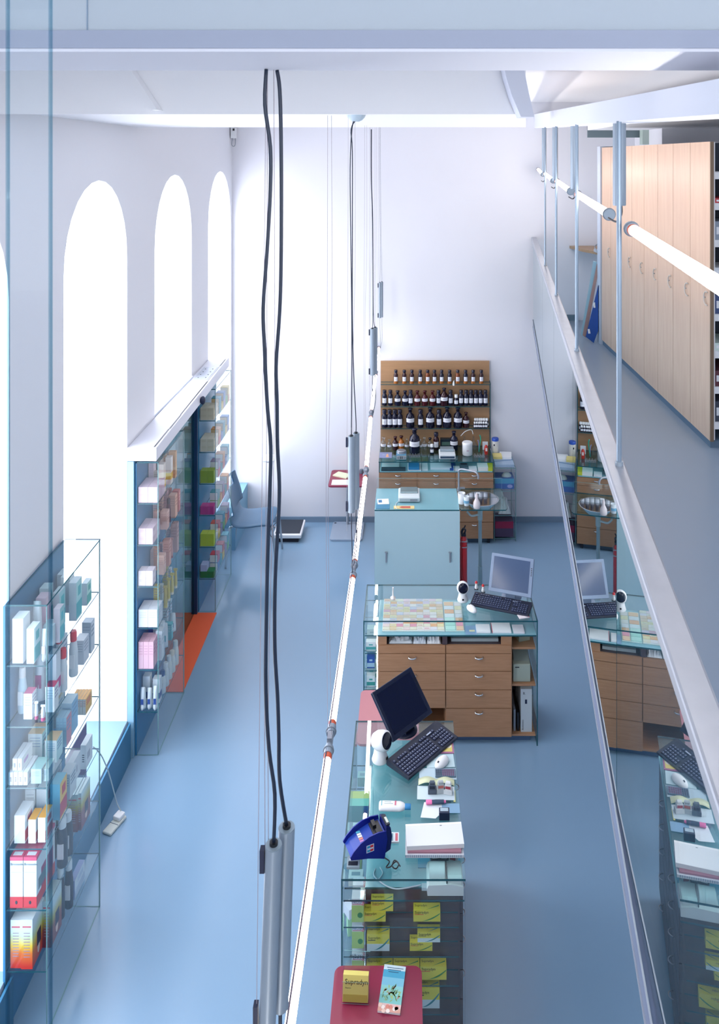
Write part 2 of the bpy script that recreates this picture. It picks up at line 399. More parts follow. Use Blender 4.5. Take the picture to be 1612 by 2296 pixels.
# joints: clamp and wires
wire_m = paint('A79BA4', .4)
for i, (Y, x) in enumerate(JT[1:7]):
    t = thing('suspension_clamp', (x, Y, LZ), 'grey clamp with thin steel wires joining hanging tube lamps, %s from the camera' % ORD[i], 'lamp suspension', 'clamps of the hanging lamp row')
    put('clamp', B().rod((x, Y-.034, LZ), (x, Y+.034, LZ), .012, grey_pl, 14).box(x-.009, x+.009, Y-.02, Y+.02, LZ+.005, LZ+.024, steel), t)
    zt = 4.37 if i == 1 else (4.402 if i == 0 else 4.438 if Y < 5.9 else 4.86)
    yy = Y-.02 if i == 0 else max(Y, 2.955)
    for dx in (-.008, .006): put('hanging_wire', B().tube([(x+dx, yy, LZ+.02), (x+dx*.5-.010, yy, LZ+.9), (x+dx*1.2, yy, LZ+1.6), (x+dx, yy, zt)], .0008, wire_m, 6), t)
cable_m = paint('1E2A3E', .45, name='black_rubber_cable')
def ballast_pair(Y, x, zb, zt, A, Bc, zc, label, r=.018, rc=.0042, lean=0.0):
    t = thing('ballast_pair', (x, Y, zb), label, 'ballast', 'pairs of ballast cylinders on the hanging lamp row')
    for k, (dx, dy, dz, path) in enumerate(((0, 0, 0, A), (.021, .045, 0, Bc))):
        a = Vector((x+dx-lean, Y+dy, zb+dz)); c = Vector((x+dx, Y+dy, zt+dz)); d = (c-a).normalized()
        h = put('cylinder', B().rod(a, c, r, alu, 28).rod(c, c+d*.002, r*.97, paint('93A3AE', .4, .3), 28), t)
        put('cable_gland', B().rod(c+d*.002, c+d*.008, r*.5, black, 16), t)
        put('cable', B().tube([c+d*.004]+path, rc, cable_m, 8), t)
        put('lower_cable', B().tube([a, a+Vector((.0, .0, -.08)), (a.x+.004, a.y-.005, LZ+.12), (x+.006, Y-.03*(1-2*k), LZ+.01)], rc, cable_m, 8), t)
        if k == 0:
            for q, e in ((c, -.03), (a, .03)):
                put('wire_clip', B().box(q.x-r-.011, q.x-r-.001, q.y-.008, q.y+.008, q.z+e-.024, q.z+e+.024, navy), t)
            put('hanging_wire', B().rod((a.x-r-.006, a.y, a.z-.1), (c.x-r+.002, c.y, zc), .0007, wire_m, 6), t)
    return t
Y = 1.72
A = [at(p[0], p[1], Y) for p in [(616, 1780), (603, 1680), (596, 1550), (597, 1400), (600, 1250), (605, 1100), (607, 1000), (600, 920), (596, 850), (593, 780), (590, 690), (599, 560), (606, 430), (606, 330), (594, 235), (597, 152)]]
Bp = [at(p[0], p[1], Y+.02) for p in [(627, 1750), (625, 1650), (622, 1560), (616, 1450), (617, 1300), (625, 1150), (626, 1080), (622, 1000), (621, 900), (619, 820), (627, 700), (630, 600), (631, 450), (630, 300), (627, 200), (621, 152)]]
for q in A+Bp: q.z = min(q.z, 4.401)
ballast_pair(1.72, -.289, 2.345, 2.738, A, Bp, 4.401, 'large near pair of grey ballast cylinders on long black cables', lean=.014)
Y = 4.22
A = [at(p[0], p[1], Y) for p in [(788, 940), (789, 800), (788, 650), (786, 500), (785, 380), (788, 300), (793, 270)]]
Bp = [at(p[0], p[1], Y) for p in [(798, 940), (793, 840), (790, 700), (790, 500), (790, 340), (787, 290), (799, 268)]]
for q in A+Bp: q.z = min(q.z, 4.42)
ballast_pair(4.20, -.299, 2.36, 2.755, A, Bp, 4.436, 'pair of grey ballast cylinders hanging before the middle of the room', rc=.0026)
Y = 6.8
A = [at(p[0], p[1], Y) for p in [(836, 700), (835, 500), (832, 400), (832, 290)]]
ballast_pair(6.78, -.305, 2.38, 2.77, A, [p+Vector((.004, 0, 0)) for p in A], 4.85, 'pair of grey ballast cylinders left of the wooden bottle board', r=.02, rc=.0025)
ballast_pair(9.1, -.325, 2.40, 2.80, [Vector((-.32, 9.1, 3.2)), Vector((-.33, 9.1, 4.0)), Vector((-.33, 9.1, 4.858))], [Vector((-.31, 9.14, 3.2)), Vector((-.32, 9.14, 4.0)), Vector((-.32, 9.14, 4.858))], 4.858, 'far pair of grey ballast cylinders against the back wall', r=.014, rc=.0012)
b = B(); b.lathe([(.016, -.034), (.032, -.027), (.046, -.012), (.05, 0)], (-.276, 4.23, 4.438), paint('B9CAD6', .4), 24)
whole('ceiling_rose', b, (-.276, 4.23, 4.438), 'pale grey domed ceiling rose where two black cables start', 'ceiling rose')
b = B().box(-2.03, -1.985, 9.16, 9.28, 4.44, 4.56, white_pl).box(-2.005, -1.985, 9.15, 9.16, 4.525, 4.55, black).tube([(-2.02, 9.2, 4.44), (-2.025, 9.2, 4.36), (-1.99, 9.2, 4.355), (-1.985, 9.2, 4.44)], .004, grey_pl)
whole('security_camera', b, (-2.0, 9.25, 4.5), 'small white device high in the back left corner', 'security camera')
# ---- near glass fin at the left of the camera
b = B(); v = at(16, 355, 1.15).x; w = at(112, 355, 1.15).x
b.gbox(v, w, 1.15, 1.158, 2.5, 4.86, glassmat('fin_glass', (.95, .972, .985), .12), glassmat('fin_edge', (.66, .79, .84), .2))
fe = glassmat('fin_edge_strip', (.70, .81, .86), .12)
b.box(v-.0022, v+.0022, 1.150, 1.154, 2.5, 4.86, fe).box(w-.0022, w+.0022, 1.150, 1.154, 2.5, 4.86, fe)
whole('glass_fin', b, (v, 1.15, 2.5), 'tall narrow upright strip of glass close to the camera on the left', 'glass panel')
# ================================================================== FURNITURE
def pull(b, x, y, z, m=chrome, w=.052):
    """small curved bar pull on a drawer front facing -y"""
    b.tube([(x-w/2, y, z+.004), (x-w/2+.003, y-.014, z), (x, y-.019, z-.003), (x+w/2-.003, y-.014, z), (x+w/2, y, z+.004)], .005, m, 8)
def drawer(t, x0, x1, y, z0, z1, m=oak, handle=True, hz=None):
    d = put('drawer', B().box(x0+.002, x1-.002, y-.018, y, z0+.0025, z1-.0025, m), t)
    if handle:
        b = B(); pull(b, (x0+x1)/2, y-.018, hz if hz else z1-.026)
        b.v = [tuple(Vector(p)-Vector(ORG[t.name])) for p in b.v]; put('handle', b, d)
    return d
def gl_panel(t, name, x0, x1, y0, y1, z0, z1, g=glass, e=edge):
    return put(name, B().gbox(x0, x1, y0, y1, z0, z1, g, e), t)
# ---------------- storage cupboard on the upper floor
t = thing('storage_cupboard', (1.945, 5.18, 2.335), 'tall pale maple cupboard with ring handles along the upper floor', 'cupboard')
ds = .3625
for i in range(8):
    y0 = 5.18+ds*i
    d = put('door', B().box(1.945, 1.965, y0+.003, y0+ds-.003, 2.385, 4.318, maple), t)
    h = B(); zc = 3.30; r = .044; yc = y0+.045
    for xx in (1.934,):
        h.tube([(xx, yc-r*.2-r*math.cos(a), zc+r*math.sin(a)) for a in [math.pi*(.38+k*1.24/10) for k in range(11)]], .0042, paint('C9C2BA', .35, .3), 6, sub=1)
    h.box(1.932, 1.945, yc-r*.2+r-.003, yc-r*.2+r+.003, zc-.004, zc+.004, steel)
    h.v = [tuple(Vector(p)-Vector(ORG[t.name])) for p in h.v]; put('handle', h, d)
put('edge_strip', B().box(1.944, 1.966, 5.168, 5.18, 2.385, 4.318, paint('7A6450', .5)), t, )
put('plinth', B().box(1.955, 2.55, 5.2, 8.08, 2.335, 2.383, paint('5B7084', .5)), t)
put('end_panel', B().box(1.93, 2.5, 8.085, 8.21, 2.335, 4.33, paint('B9C2CF', .5)), t)
b = B().box(1.968, 1.985, 5.2, 5.22, 2.385, 4.318, white_pl).box(2.53, 2.55, 5.2, 8.08, 2.385, 4.318, paint('5C6A76', .6))
SHZ = [2.50, 2.73, 2.96, 3.20, 3.44, 3.68, 3.92, 4.12]
put('frame', b, t)
for z in SHZ: put('shelf', B().box(1.985, 2.53, 5.2, 5.6, z-.045, z, white_pl), t)
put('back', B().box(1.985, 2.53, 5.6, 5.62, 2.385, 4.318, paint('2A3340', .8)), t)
cs = [('3A4150', 'dark grey'), ('5D2F3A', 'maroon'), ('CFE0DA', 'pale green'), ('3B4E7A', 'blue grey'), ('D8DDE2', 'white'), ('8C98A6', 'grey'), ('C23B42', 'red')]
for i, (c, cn) in enumerate(cs):
    z = SHZ[i]; h = (.13, .10, .05, .12, .06, .12, .03)[i]
    whole('archive_box', B().box(1.99, 2.28, 5.215, 5.5, z, z+h, paint(c, .6), fm={'F': paint(c, .5)}).box(2.0, 2.03, 5.214, 5.215, z+h*.3, z+h*.7, paper), (2.1, 5.35, z-.0), '%s archive box on the cupboard shelving at the right edge' % cn, 'box', 'boxes on the open cupboard shelving')
# corner shelf and leaning boards
whole('corner_shelf', B().prism([(1.86, 9.28), (2.30, 9.28), (2.30, 8.4), (2.12, 8.45), (1.93, 8.95)], 3.17, 3.20, wood('shelf_oak', 'A0805F', 'A8876A'), axis='z'), (2.1, 9.1, 3.17), 'small wooden corner shelf on the wall past the maple cupboard', 'shelf')
b = B(); cx = 2.04
b.tube([(cx, 8.62, 3.204), (cx-.04, 8.64, 3.26), (cx+.05, 8.66, 3.30), (cx+.09, 8.66, 3.25)], .006, steel, 8).box(cx-.03, cx+.08, 8.58, 8.72, 3.20, 3.225, paint('C6CED8', .3, .4))
whole('desk_punch', b, (cx, 8.65, 3.2), 'small steel punch lying on the wooden corner shelf', 'office tool')
def board(name, pts, Y0, Y1, m, label, extra=None):
    b = B(); a = [at(x, y, Y0) for x, y in pts]; z = [p+Vector((.012, Y1-Y0, 0)) for p in a]; n = len(pts)
    b.add(a+z, [tuple(range(n)), tuple(range(n, 2*n))[::-1]] + [(k, (k+1) % n, n+(k+1) % n, n+k) for k in range(n)], m)
    if extra: extra(b)
    return whole(name, b, a[0], label, 'board', 'boards leaning by the cupboard end')
board('leaning_board', [(1302, 750), (1308, 756), (1338, 588), (1330, 586)], 8.30, 8.34, paint('A9D2E2', .4), 'pale blue leaning board, outermost beside the cupboard end')
board('leaning_board', [(1306, 752), (1314, 757), (1343, 600), (1338, 592)], 8.22, 8.26, paint('B08F86', .6), 'pinkish brown leaning board in the middle of three')
board('leaning_board', [(1313, 755), (1331, 769), (1341, 742), (1341, 640)], 8.14, 8.18, paint('1F4FA0', .4), 'bright blue leaning folder with white notches nearest the cupboard',
      lambda b: (flat([(1318, 738), (1322, 738), (1324, 748), (1319, 748)], 8.132, 8.14, paper, b), flat([(1330, 680), (1334, 678), (1335, 690), (1331, 690)], 8.132, 8.14, paper, b)))

# ---------------- service counter (the wide one) : x -.324 .. .926, front Y 5.75
X0, X1, YF, YB = -.324, .926, 5.75, 6.235
t = thing('service_counter', (X0, YF, 0), 'wide glass counter with brown oak drawers and open side shelves in the middle', 'counter')
gl_panel(t, 'glass_top', X0, X1, YF-.004, YB, .890, .90)
gl_panel(t, 'side_glass', X0, X0+.008, YF, YB, .002, .889); gl_panel(t, 'side_glass', X1-.008, X1, YF, YB, .002, .889)
put('display_deck', B().box(X0+.10, X1-.010, YF+.005, YB-.02, .782, .792, teal_glass, fm={'F': edge}), t)
gl_panel(t, 'side_shelf', X0+.010, X0+.098, YF+.005, YB-.02, .784, .790)
for z in (.66, .535, .40, .26, .12): gl_panel(t, 'side_shelf', X0+.010, X0+.098, YF+.01, YB-.02, z-.006, z)
cx0, cxm, cx1 = -.212, .268, .740; y = YF+.03; yb = YB-.03
b = B()
for xx in (cx0-.009, cxm-.005, cx1-.009): b.box(xx, xx+.014, y, yb, .05, .779, oak)
b.box(cx0+.005, cx1, yb, yb+.008, .05, .779, oak_dark); b.box(cx0+.006, cx1-.01, y+.002, yb, .05, .062, oak)
b.box(cx0, cx0+.055, y-.012, y, .715, .779, oak).box(cx1-.075, cx1, y-.012, y, .715, .779, oak).box(cxm-.025, cxm+.01, y-.010, y, .715, .779, oak_dark)
b.box(cx0+.006, cx1-.01, y+.002, yb-.01, .700, .712, oak_dark)
put('carcass', b, t)
put('plinth', B().box(cx0+.02, cx1+.14, y+.03, yb-.02, .001, .048, paint('4A6485', .5)), t)
H = 4.21
zz = [.715, .655, .527, .395, .262, .055]
for c, (xa, xb) in enumerate(((cx0, cxm-.003), (cxm, cx1))):
    drawer(t, xa, xb, y, zz[1], zz[0], handle=False)
    for k in range(1, 4): drawer(t, xa, xb, y, zz[k+1], zz[k])
    if c: drawer(t, xa, xb, y, zz[5], zz[4])
b = B().box(cx1+.008, X1-.012, yb, yb+.008, .05, .779, dark)
put('back_panel', b, t)
for z in (.69, .425, .065): put('open_shelf', B().box(cx1+.006, X1-.012, y, yb, z-.014, z, oak), t)
def paperthing(name, x0, x1, y0, y1, z, h, m, label, cat='paper', rot=0, group=None, deco=None, bevel=0):
    w, d = (x1-x0)/2, (y1-y0)/2
    b = B().box(-w, w, -d, d, 0, h, m)
    if deco: deco(b, w, d, h)
    return local(name, b, ((x0+x1)/2, (y0+y1)/2, z), rot, label, cat, group, bevel)
# contents of the open shelves
paperthing('receipt_bundle', cx1+.04, X1-.06, y+.07, y+.22, .6905, .035, paint('9AA08E', .7), 'bundle of loose printed papers on the top side shelf', rot=.3)
t2 = thing('desk_printer', (cx1+.02, y+.02, .425), 'beige desk printer on the middle side shelf of the wide counter', 'printer')
put('body', B().box(cx1+.015, X1-.045, y+.02, y+.36, .426, .555, paint('A9B3A4', .5)), t2, bevel=.006)
put('lid', B().prism([(y+.06, .556), (y+.33, .556), (y+.33, .63), (y+.17, .62)], cx1+.025, X1-.05, paint('8E9A94', .5), axis='x'), t2)
put('lettering', B().box(cx1+.03, cx1+.06, y+.0185, y+.0195, .53, .536, dark), t2)
b = B().box(X1-.115, X1-.035, y+.02, y+.3, .066, .375, paint('C3CBCF', .6)).text('R', (X1-.10, y+.019, .335), (1, 0, 0), (0, 0, 1), .02, dark)
b.box(X1-.085, X1-.07, y+.0185, y+.02, .27, .30, navy).text('Bindomatic', (X1-.096, y+.019, .08), (0, 0, 1), (-1, 0, 0), .012, dark)
whole('upright_carton', b, (X1-.08, y+.1, .066), 'tall pale grey carton with dark marks on the lowest side shelf', 'box')
whole('document_tray', B().box(cx1+.02, cx1+.035, y+.03, y+.28, .066, .22, grey_pl).box(cx1+.045, cx1+.06, y+.03, y+.28, .066, .20, black), (cx1+.03, y+.1, .066), 'dark folders standing left of the tall grey carton', 'folder')
# contents of the two top recesses
def crumple(name, x0, x1, y0, y1, z, h, m, label, cat, n=14, seed=1):
    b = B(); v = []; fs = []; random.seed(seed)
    for j in range(n):
        for i in range(n):
            u, w = i/(n-1), j/(n-1); e = min(u, 1-u, w, 1-w)*4; e = min(1, e)
            v.append((x0+(x1-x0)*u+random.uniform(-1, 1)*.006*e, y0+(y1-y0)*w, z+h*e*(.4+.6*random.random())+.002))
    for j in range(n-1):
        for i in range(n-1): fs.append((j*n+i, j*n+i+1, (j+1)*n+i+1, (j+1)*n+i))
    b.add(v, fs, m); vb = [(x0, y0, z+.001), (x1, y0, z+.001), (x1, y1, z+.001), (x0, y1, z+.001)]; b.add(vb, [(0, 3, 2, 1)], m)
    return whole(name, b, ((x0+x1)/2, (y0+y1)/2, z), label, cat)
crumple('plastic_bag', cx0+.07, cx0+.24, y+.005, y+.2, .712, .04, paint('E8EDF0', .4), 'white bag left in the left recess of the wide counter', 'bag', seed=3)
crumple('plastic_bag', cx0+.245, cx0+.34, y+.002, y+.18, .712, .045, paint('DDE5EC', .4), 'white bag in the middle of the left recess', 'bag', seed=5)
crumple('plastic_bag', cx0+.345, cx0+.445, y+.002, y+.18, .712, .05, paint('F0F2F4', .4), 'white bag right in the left recess of the wide counter', 'bag', seed=6)
whole('telephone', B().ell((cx0+.15, y+.07, .760), .085, .045, .012, black).rod((cx0+.08, y+.06, .768), (cx0+.21, y+.06, .768), .007, black), (cx0+.15, y+.07, .76), 'black telephone handset lying on the left white bag', 'telephone')
whole('paper_tray', B().box(cxm+.04, cx1-.09, y+.03, y+.3, .713, .735, paint('AEBCC0', .5)).box(cxm+.035, cx1-.085, y+.30, y+.32, .713, .77, black), (cxm+.2, y+.15, .713), 'grey paper tray in the right recess of the wide counter', 'tray')
# price/label tray with coloured cards on the display deck
random.seed(11)
cardc = ['E8C8AC', 'EBDDB0', 'E8D4D0', 'E2A4B4', 'EBE0DE', 'CFCEE0', 'E8B890', 'E6E2CE', 'E2DCE6', 'E4E2E8', 'ECCFD8', 'DCC8DC', 'EEE6E2', 'E0CCAA']
t = thing('label_tray', (-.19, 5.78, .793), 'flat tray of small pastel coloured label cards under the glass top', 'label tray')
tb = B().box(-.19, .262, 5.795, 6.205, .793, .800, paint('DCE8E6', .5)); put('tray_base', tb, t)
x0, y0 = -.187, 5.80
rows = 11
for j in range(rows):
    b = B(); nx = 9; yy = y0+j*.0367
    for i in range(nx):
        c = random.choice(cardc[:8] if j in (1, 6, 7) else cardc); m = paint(c, .7)
        xa = x0+i*.0495; b.box(xa, xa+.048, yy, yy+.0352, .800, .806+.001*(j % 3), m)
        if random.random() < .5: b.box(xa+.006, xa+.040, yy+.012, yy+.0165, .8065+.001*(j % 3), .807+.001*(j % 3), paint(random.choice(['C8808C', 'B8B8C4', 'D8AA70', 'B0B88A']), .7))
    put('card_row', b, t)
t = thing('label_tray', (.258, 5.78, .793), 'narrow tray of orange and mint label cards right of the big tray', 'label tray')
put('tray_base', B().box(.266, .405, 5.795, 6.18, .793, .799, paint('C9E2E0', .5)), t)
for j, c in enumerate(['B8E4DA', 'A8DCD0', 'C8ECE0', 'E8F0F2', 'F2B488', 'E8E8EC', 'F4C49C']):
    b = B().box(.270, .340, 5.80+j*.052, 5.848+j*.052, .799, .806, paint(c, .6)).box(.348, .398, 5.80+j*.052, 5.848+j*.052, .799, .804, paint(cardc[(j*3) % 14], .6)); put('card_row', b, t)
def textlines(c='7E8890', n=7, f=1.0):
    def g(b, w, d, h):
        for k in range(n): b.box(-w*.8, w*(.3+.5*((k*7) % 3)/2), d*(.8-1.5*k/n)-.0012, d*(.8-1.5*k/n)+.0012, h, h+.0003, paint(c, .8))
    return g
paperthing('leaflet', .408, .49, 5.76, 5.87, .793, .001, paint('7FA0BE', .4), 'blue leaflet on the deck right of the label trays', 'leaflet', deco=lambda b, w, d, h: b.box(-.01, .03, -.02, .0, h, h+.0004, paint('D8D8B0')))
paperthing('notepad', .49, .59, 5.775, 5.87, .793, .012, paper, 'white notepad under the glass right of the blue leaflet', 'notepad')
paperthing('note_stack', .605, .74, 5.775, 5.89, .793, .010, paper, 'white papers with a red edge under the glass below the keyboard', 'paper', deco=lambda b, w, d, h: b.box(-w-.003, -w, -d, d, 0, h+.001, paint('C84A58')))
paperthing('note_stack', .755, .835, 5.77, 5.87, .793, .008, paint('E4E4EA', .7), 'pale papers under the glass at the right front corner', 'paper')
paperthing('folded_note', .79, .865, 5.77, 5.83, .9015, .006, paint('EFE6E8', .7), 'small folded white note on top of the glass corner', 'paper', rot=.25, deco=lambda b, w, d, h: b.box(w-.006, w, -d, d, h, h+.001, paint('D87888')))

# ---------------- computers
def monitor(loc, yaw, tilt, body, scr, label, w=.325, h=.262):
    t = thing('computer_monitor', loc, label, 'computer monitor', rot=yaw, world=False)
    M = Matrix.Translation((0, 0, .055)) @ Matrix.Rotation(-tilt, 4, 'X')
    b = B().box(-w/2, w/2, 0, .022, 0, h, body, M); b.box(-w/2+.05, w/2-.05, .022, .045, .05, h-.05, body, M)
    put('housing', b, t, bevel=.004)
    bz = .021
    put('screen', B().box(-w/2+bz, w/2-bz-.006, -.0012, -.0002, bz+.004, h-bz, scr, M), t)
    b = B()
    for k in range(5): b.box(w/2-.017, w/2-.010, -.002, 0, h*.55+k*.012, h*.55+k*.012+.006, black if body != black else grey_pl, M)
    put('buttons', b, t)
    put('stand', B().box(-.035, .035, .03, .06, .01, .058, body).lathe([(.075, 0), (.073, .008), (.045, .014)], (0, .075, .0), body, 28), t)
    return t
mon_grey = paint('8194AE', .4)
monitor((.753, 5.99, .9015), math.radians(-19), math.radians(29), mon_grey, paint('44597A', .15), 'grey flat monitor with a blue grey screen on the wide counter')
monitor((.031, 4.595, .9015), math.radians(46.8), math.radians(42), paint('141C36', .35), paint('0D1330', .12), 'dark navy flat monitor tilted back on the near glass counter')
def keyboard(loc, yaw, label, w=.435, d=.155):
    t = thing('keyboard', loc, label, 'keyboard', rot=yaw, world=False)
    case = paint('1A2136', .5)
    put('case', B().prism([(-d/2, .001), (d/2, .001), (d/2, .030), (d/2-.02, .031), (-d/2, .014)], -w/2, w/2, case, axis='x'), t, bevel=.003)
    b = B(); kt = paint('2A3350', .5); lg = paint('98A4BC', .6)
    def zat(y): return .014+(y+d/2)*(.017/(d-.02))
    kx = (w-.02)/22.5
    for r in range(6):
        y = -d/2+.012+r*.0195+(.005 if r == 5 else 0)
        for i in range(22):
            if r == 5 and i in (1, 6, 11, 15, 19, 20, 21): continue
            if i in (15, 18) and r in (0, 1, 2, 3, 4, 5): 
                if i == 15: continue
            if r == 0 and 4 <= i <= 9: continue
            if r in (2,) and 16 <= i <= 17: continue
            x = -w/2+.012+i*kx; z = zat(y)
            b.box(x, x+kx*.84, y, y+.0155, z, z+.006, kt)
            b.box(x+kx*.2, x+kx*.5, y+.008, y+.0125, z+.006, z+.0063, lg)
    x = -w/2+.012+4*kx; y = -d/2+.012; z = zat(y); b.box(x, x+kx*5.8, y, y+.0155, z, z+.006, kt)
    put('keys', b, t)
    z = zat(.02); put('badge', B().box(w*.18, w*.27, .035, .043, z+.0065, z+.0075, paint('B8C4D8', .4)), t)
    return t
keyboard((.684, 5.93, .9015), math.radians(-20), 'black keyboard in front of the grey monitor on the wide counter')
keyboard((.080, 4.475, .9015), math.radians(47.6), 'black keyboard lying diagonally across the near glass counter', w=.415, d=.165)
def mouse(loc, yaw, label):
    t = thing('mouse', loc, label, 'computer mouse', rot=yaw, world=False)
    put('body', B().ell((0, 0, .006), .030, .052, .026, white_pl, zmin=-.2), t)
    put('wheel', B().rod((-.003, .030, .026), (.003, .030, .026), .006, dark, 12), t)
    return t
mouse((.462, 5.88, .9015), .5, 'white mouse left of the keyboard on the wide counter')
mouse((.181, 4.385, .9035), 2.45, 'white mouse beside the diagonal keyboard on the near counter')
def scanner(loc, yaw, sc, label):
    t = thing('barcode_scanner', loc, label, 'scanner', rot=yaw, world=False)
    s = sc
    put('foot', B().lathe([(.042*s, 0), (.044*s, .006*s), (.036*s, .03*s), (.030*s, .06*s), (.03*s, .08*s)], (0, .01*s, 0), white_pl, 28), t)
    M = Matrix.Translation((0, 0, .105*s)) @ Matrix.Rotation(-.35, 4, 'X')
    put('head', B().lathe([(.012*s, .055*s), (.035*s, .045*s), (.046*s, .02*s), (.048*s, -.005*s), (.046*s, -.03*s), (.038*s, -.036*s)], (0, 0, 0), white_pl, 32, M, ax='y'), t)
    put('scan_window', B().lathe([(.038*s, -.0365*s), (.036*s, -.039*s), (.0, -.034*s)], (0, 0, 0), paint('10142A', .1), 32, M, ax='y'), t)
    put('light', B().box(-.007*s, .007*s, -.037*s, -.033*s, .022*s, .034*s, black), t)
    return t
scanner((.405, 6.00, .9015), 0, .95, 'white round barcode scanner facing forward beside the grey monitor')
scanner((-.148, 4.41, .9015), math.radians(55), 1.05, 'large white round barcode scanner left of the dark monitor')
def figurine(loc, label):
    b = B().lathe([(.011, 0), (.013, .01), (.009, .03), (.005, .034)], (0, 0, 0), white_pl, 14).ell((0, 0, .042), .010, .010, .011, paint('F0DAD0', .5))
    b.lathe([(.0115, .046), (.010, .053), (.004, .06)], (0, 0, 0), paint('D03238', .5), 14).ell((0, -.008, .037), .007, .004, .005, white_pl)
    b.box(-.015, .015, -.012, .012, -.001, .004, dark)
    return local('desk_figurine', b, loc, 0, label, 'figurine', 'small figurines beside the grey monitor')
figurine((.520, 6.165, .9035), 'tiny white figurine with a red cap, left and behind its twin')
figurine((.568, 6.12, .9035), 'tiny white figurine with a red cap, right of its twin')
b = B().lathe([(.006, .0), (.018, .004), (.020, .016), (.008, .026), (.005, .03), (.004, .085), (.006, .09)], (0, 0, 0), paint('F0EAE6', .35), 20)
local('pestle', b, (-.117, 6.02, .9015), 0, 'small white pestle standing at the back of the wide counter', 'pestle')

# ---------------- sink counter
X0, X1, YF, YB = -.32, .935, 7.56, 8.05
t = thing('sink_counter', (X0, YF, 0), 'counter with a pale blue frosted front and a glass washbasin top', 'counter')
put('frosted_front', B().box(X0, .483, YF, YF+.01, .002, .888, frost), t)
put('frosted_side', B().box(X0, X0+.01, YF+.012, YB, .002, .888, frost), t)
put('worktop', B().box(X0, .480, YF, YB, .890, .90, teal_glass, fm={'F': edge}), t)
gl_panel(t, 'upstand', X0, X1, YB+.002, YB+.010, .80, 1.0, glass_soft, edge_lt)
bx, by = .705, 7.80
gt = glassmat('pale_green_top', (.80, .92, .90)); b = B(); n = 48; v = []
for zz_ in (.90, .890):
    for i in range(n):
        a = 2*math.pi*(i+.5)/n; c_, s_ = math.cos(a), math.sin(a); v.append((bx+.162*c_, by+.162*s_, zz_))
    for i in range(n):
        a = 2*math.pi*(i+.5)/n; c_, s_ = math.cos(a), math.sin(a)
        k_ = min(((X1-bx) if c_ > 0 else (bx-.4815))/abs(c_), ((YB-by) if s_ > 0 else (by-YF))/abs(s_)); v.append((bx+k_*c_, by+k_*s_, zz_))
b.add(v, [(i, (i+1) % n, n+(i+1) % n, n+i) for i in range(n)]+[(2*n+i, 3*n+i, 3*n+(i+1) % n, 2*n+(i+1) % n) for i in range(n)], gt)
b.add(v, [(n+i, n+(i+1) % n, 3*n+(i+1) % n, 3*n+i) for i in range(n)], edge)
put('glass_top', b, t)
prof = [(.172, .9035), (.168, .9045), (.150, .9015), (.14, .875), (.11, .835), (.06, .812), (.02, .808)]
bowl = put('washbasin', B().lathe(prof, (bx, by, 0), paint('F0F2F4', .07, 1, noise_amt=.1, scale=20), 40), t)
put('drain_pipe', B().rod((bx-.01, by, .80), (bx-.01, by, .70), .024, paint('A9C0C4', .3, .4)).rod((bx-.01, by, .70), (bx-.01, by, .25), .017, paint('8FA9B2', .3, .4)).rod((bx-.01, by, .25), (bx-.01, by, .001), .022, paint('8FA9B2', .3, .4)).tube([(bx-.14, by-.05, .80), (bx-.10, by-.05, .76), (bx-.04, by-.02, .755), (bx-.01, by, .75)], .010, paint('B4C8CC', .3, .3)), t)
fa = put('faucet', B().tube([(.50, 7.99, .90), (.50, 7.99, 1.05), (.502, 7.98, 1.105), (.53, 7.965, 1.125), (.62, 7.92, 1.125), (.665, 7.90, 1.118), (.685, 7.89, 1.09), (.685, 7.888, 1.06)], .0095, steel, 12).rod((.50, 7.99, .90), (.50, 7.99, .93), .016, steel).box(.51, .56, 7.975, 7.99, .925, .94, steel), t)
for x in (-.21, .39):
    b = B().box(x-.006, x+.006, YF-.016, YF-.004, .41, .50, steel).lathe([(.014, 0), (.014, .006)], (x, YF-.01, .50), steel, 14).box(x-.005, x+.005, YF-.006, YF, .47, .48, steel)
    put('bracket', b, t)
# extinguisher hanging at its side
t = thing('fire_extinguisher', (.515, 7.62, .15), 'slim red fire extinguisher hanging under the washbasin counter', 'fire extinguisher')
put('body', B().lathe([(.030, .16), (.036, .17), (.036, .56), (.028, .60), (.014, .62)], (.522, 7.64, 0), paint('B8262E', .3), 24), t)
put('valve', B().box(.500, .545, 7.62, 7.66, .62, .64, dark).tube([(.522, 7.64, .62), (.54, 7.62, .68), (.515, 7.61, .70), (.50, 7.62, .66)], .008, dark).rod((.50, 7.63, .64), (.54, 7.63, .72), .006, dark), t)
put('bracket', B().box(.484, .56, 7.60, 7.68, .575, .582, steel).box(.484, .56, 7.60, 7.68, .52, .527, steel), t)
put('hose', B().tube([(.50, 7.61, .60), (.495, 7.59, .45), (.50, 7.60, .30), (.52, 7.60, .18)], .008, paint('8E1E28', .4)), t)
b = B().box(.43, .54, 8.13, 8.14, .33, .45, paint('C8DCC8', .6))
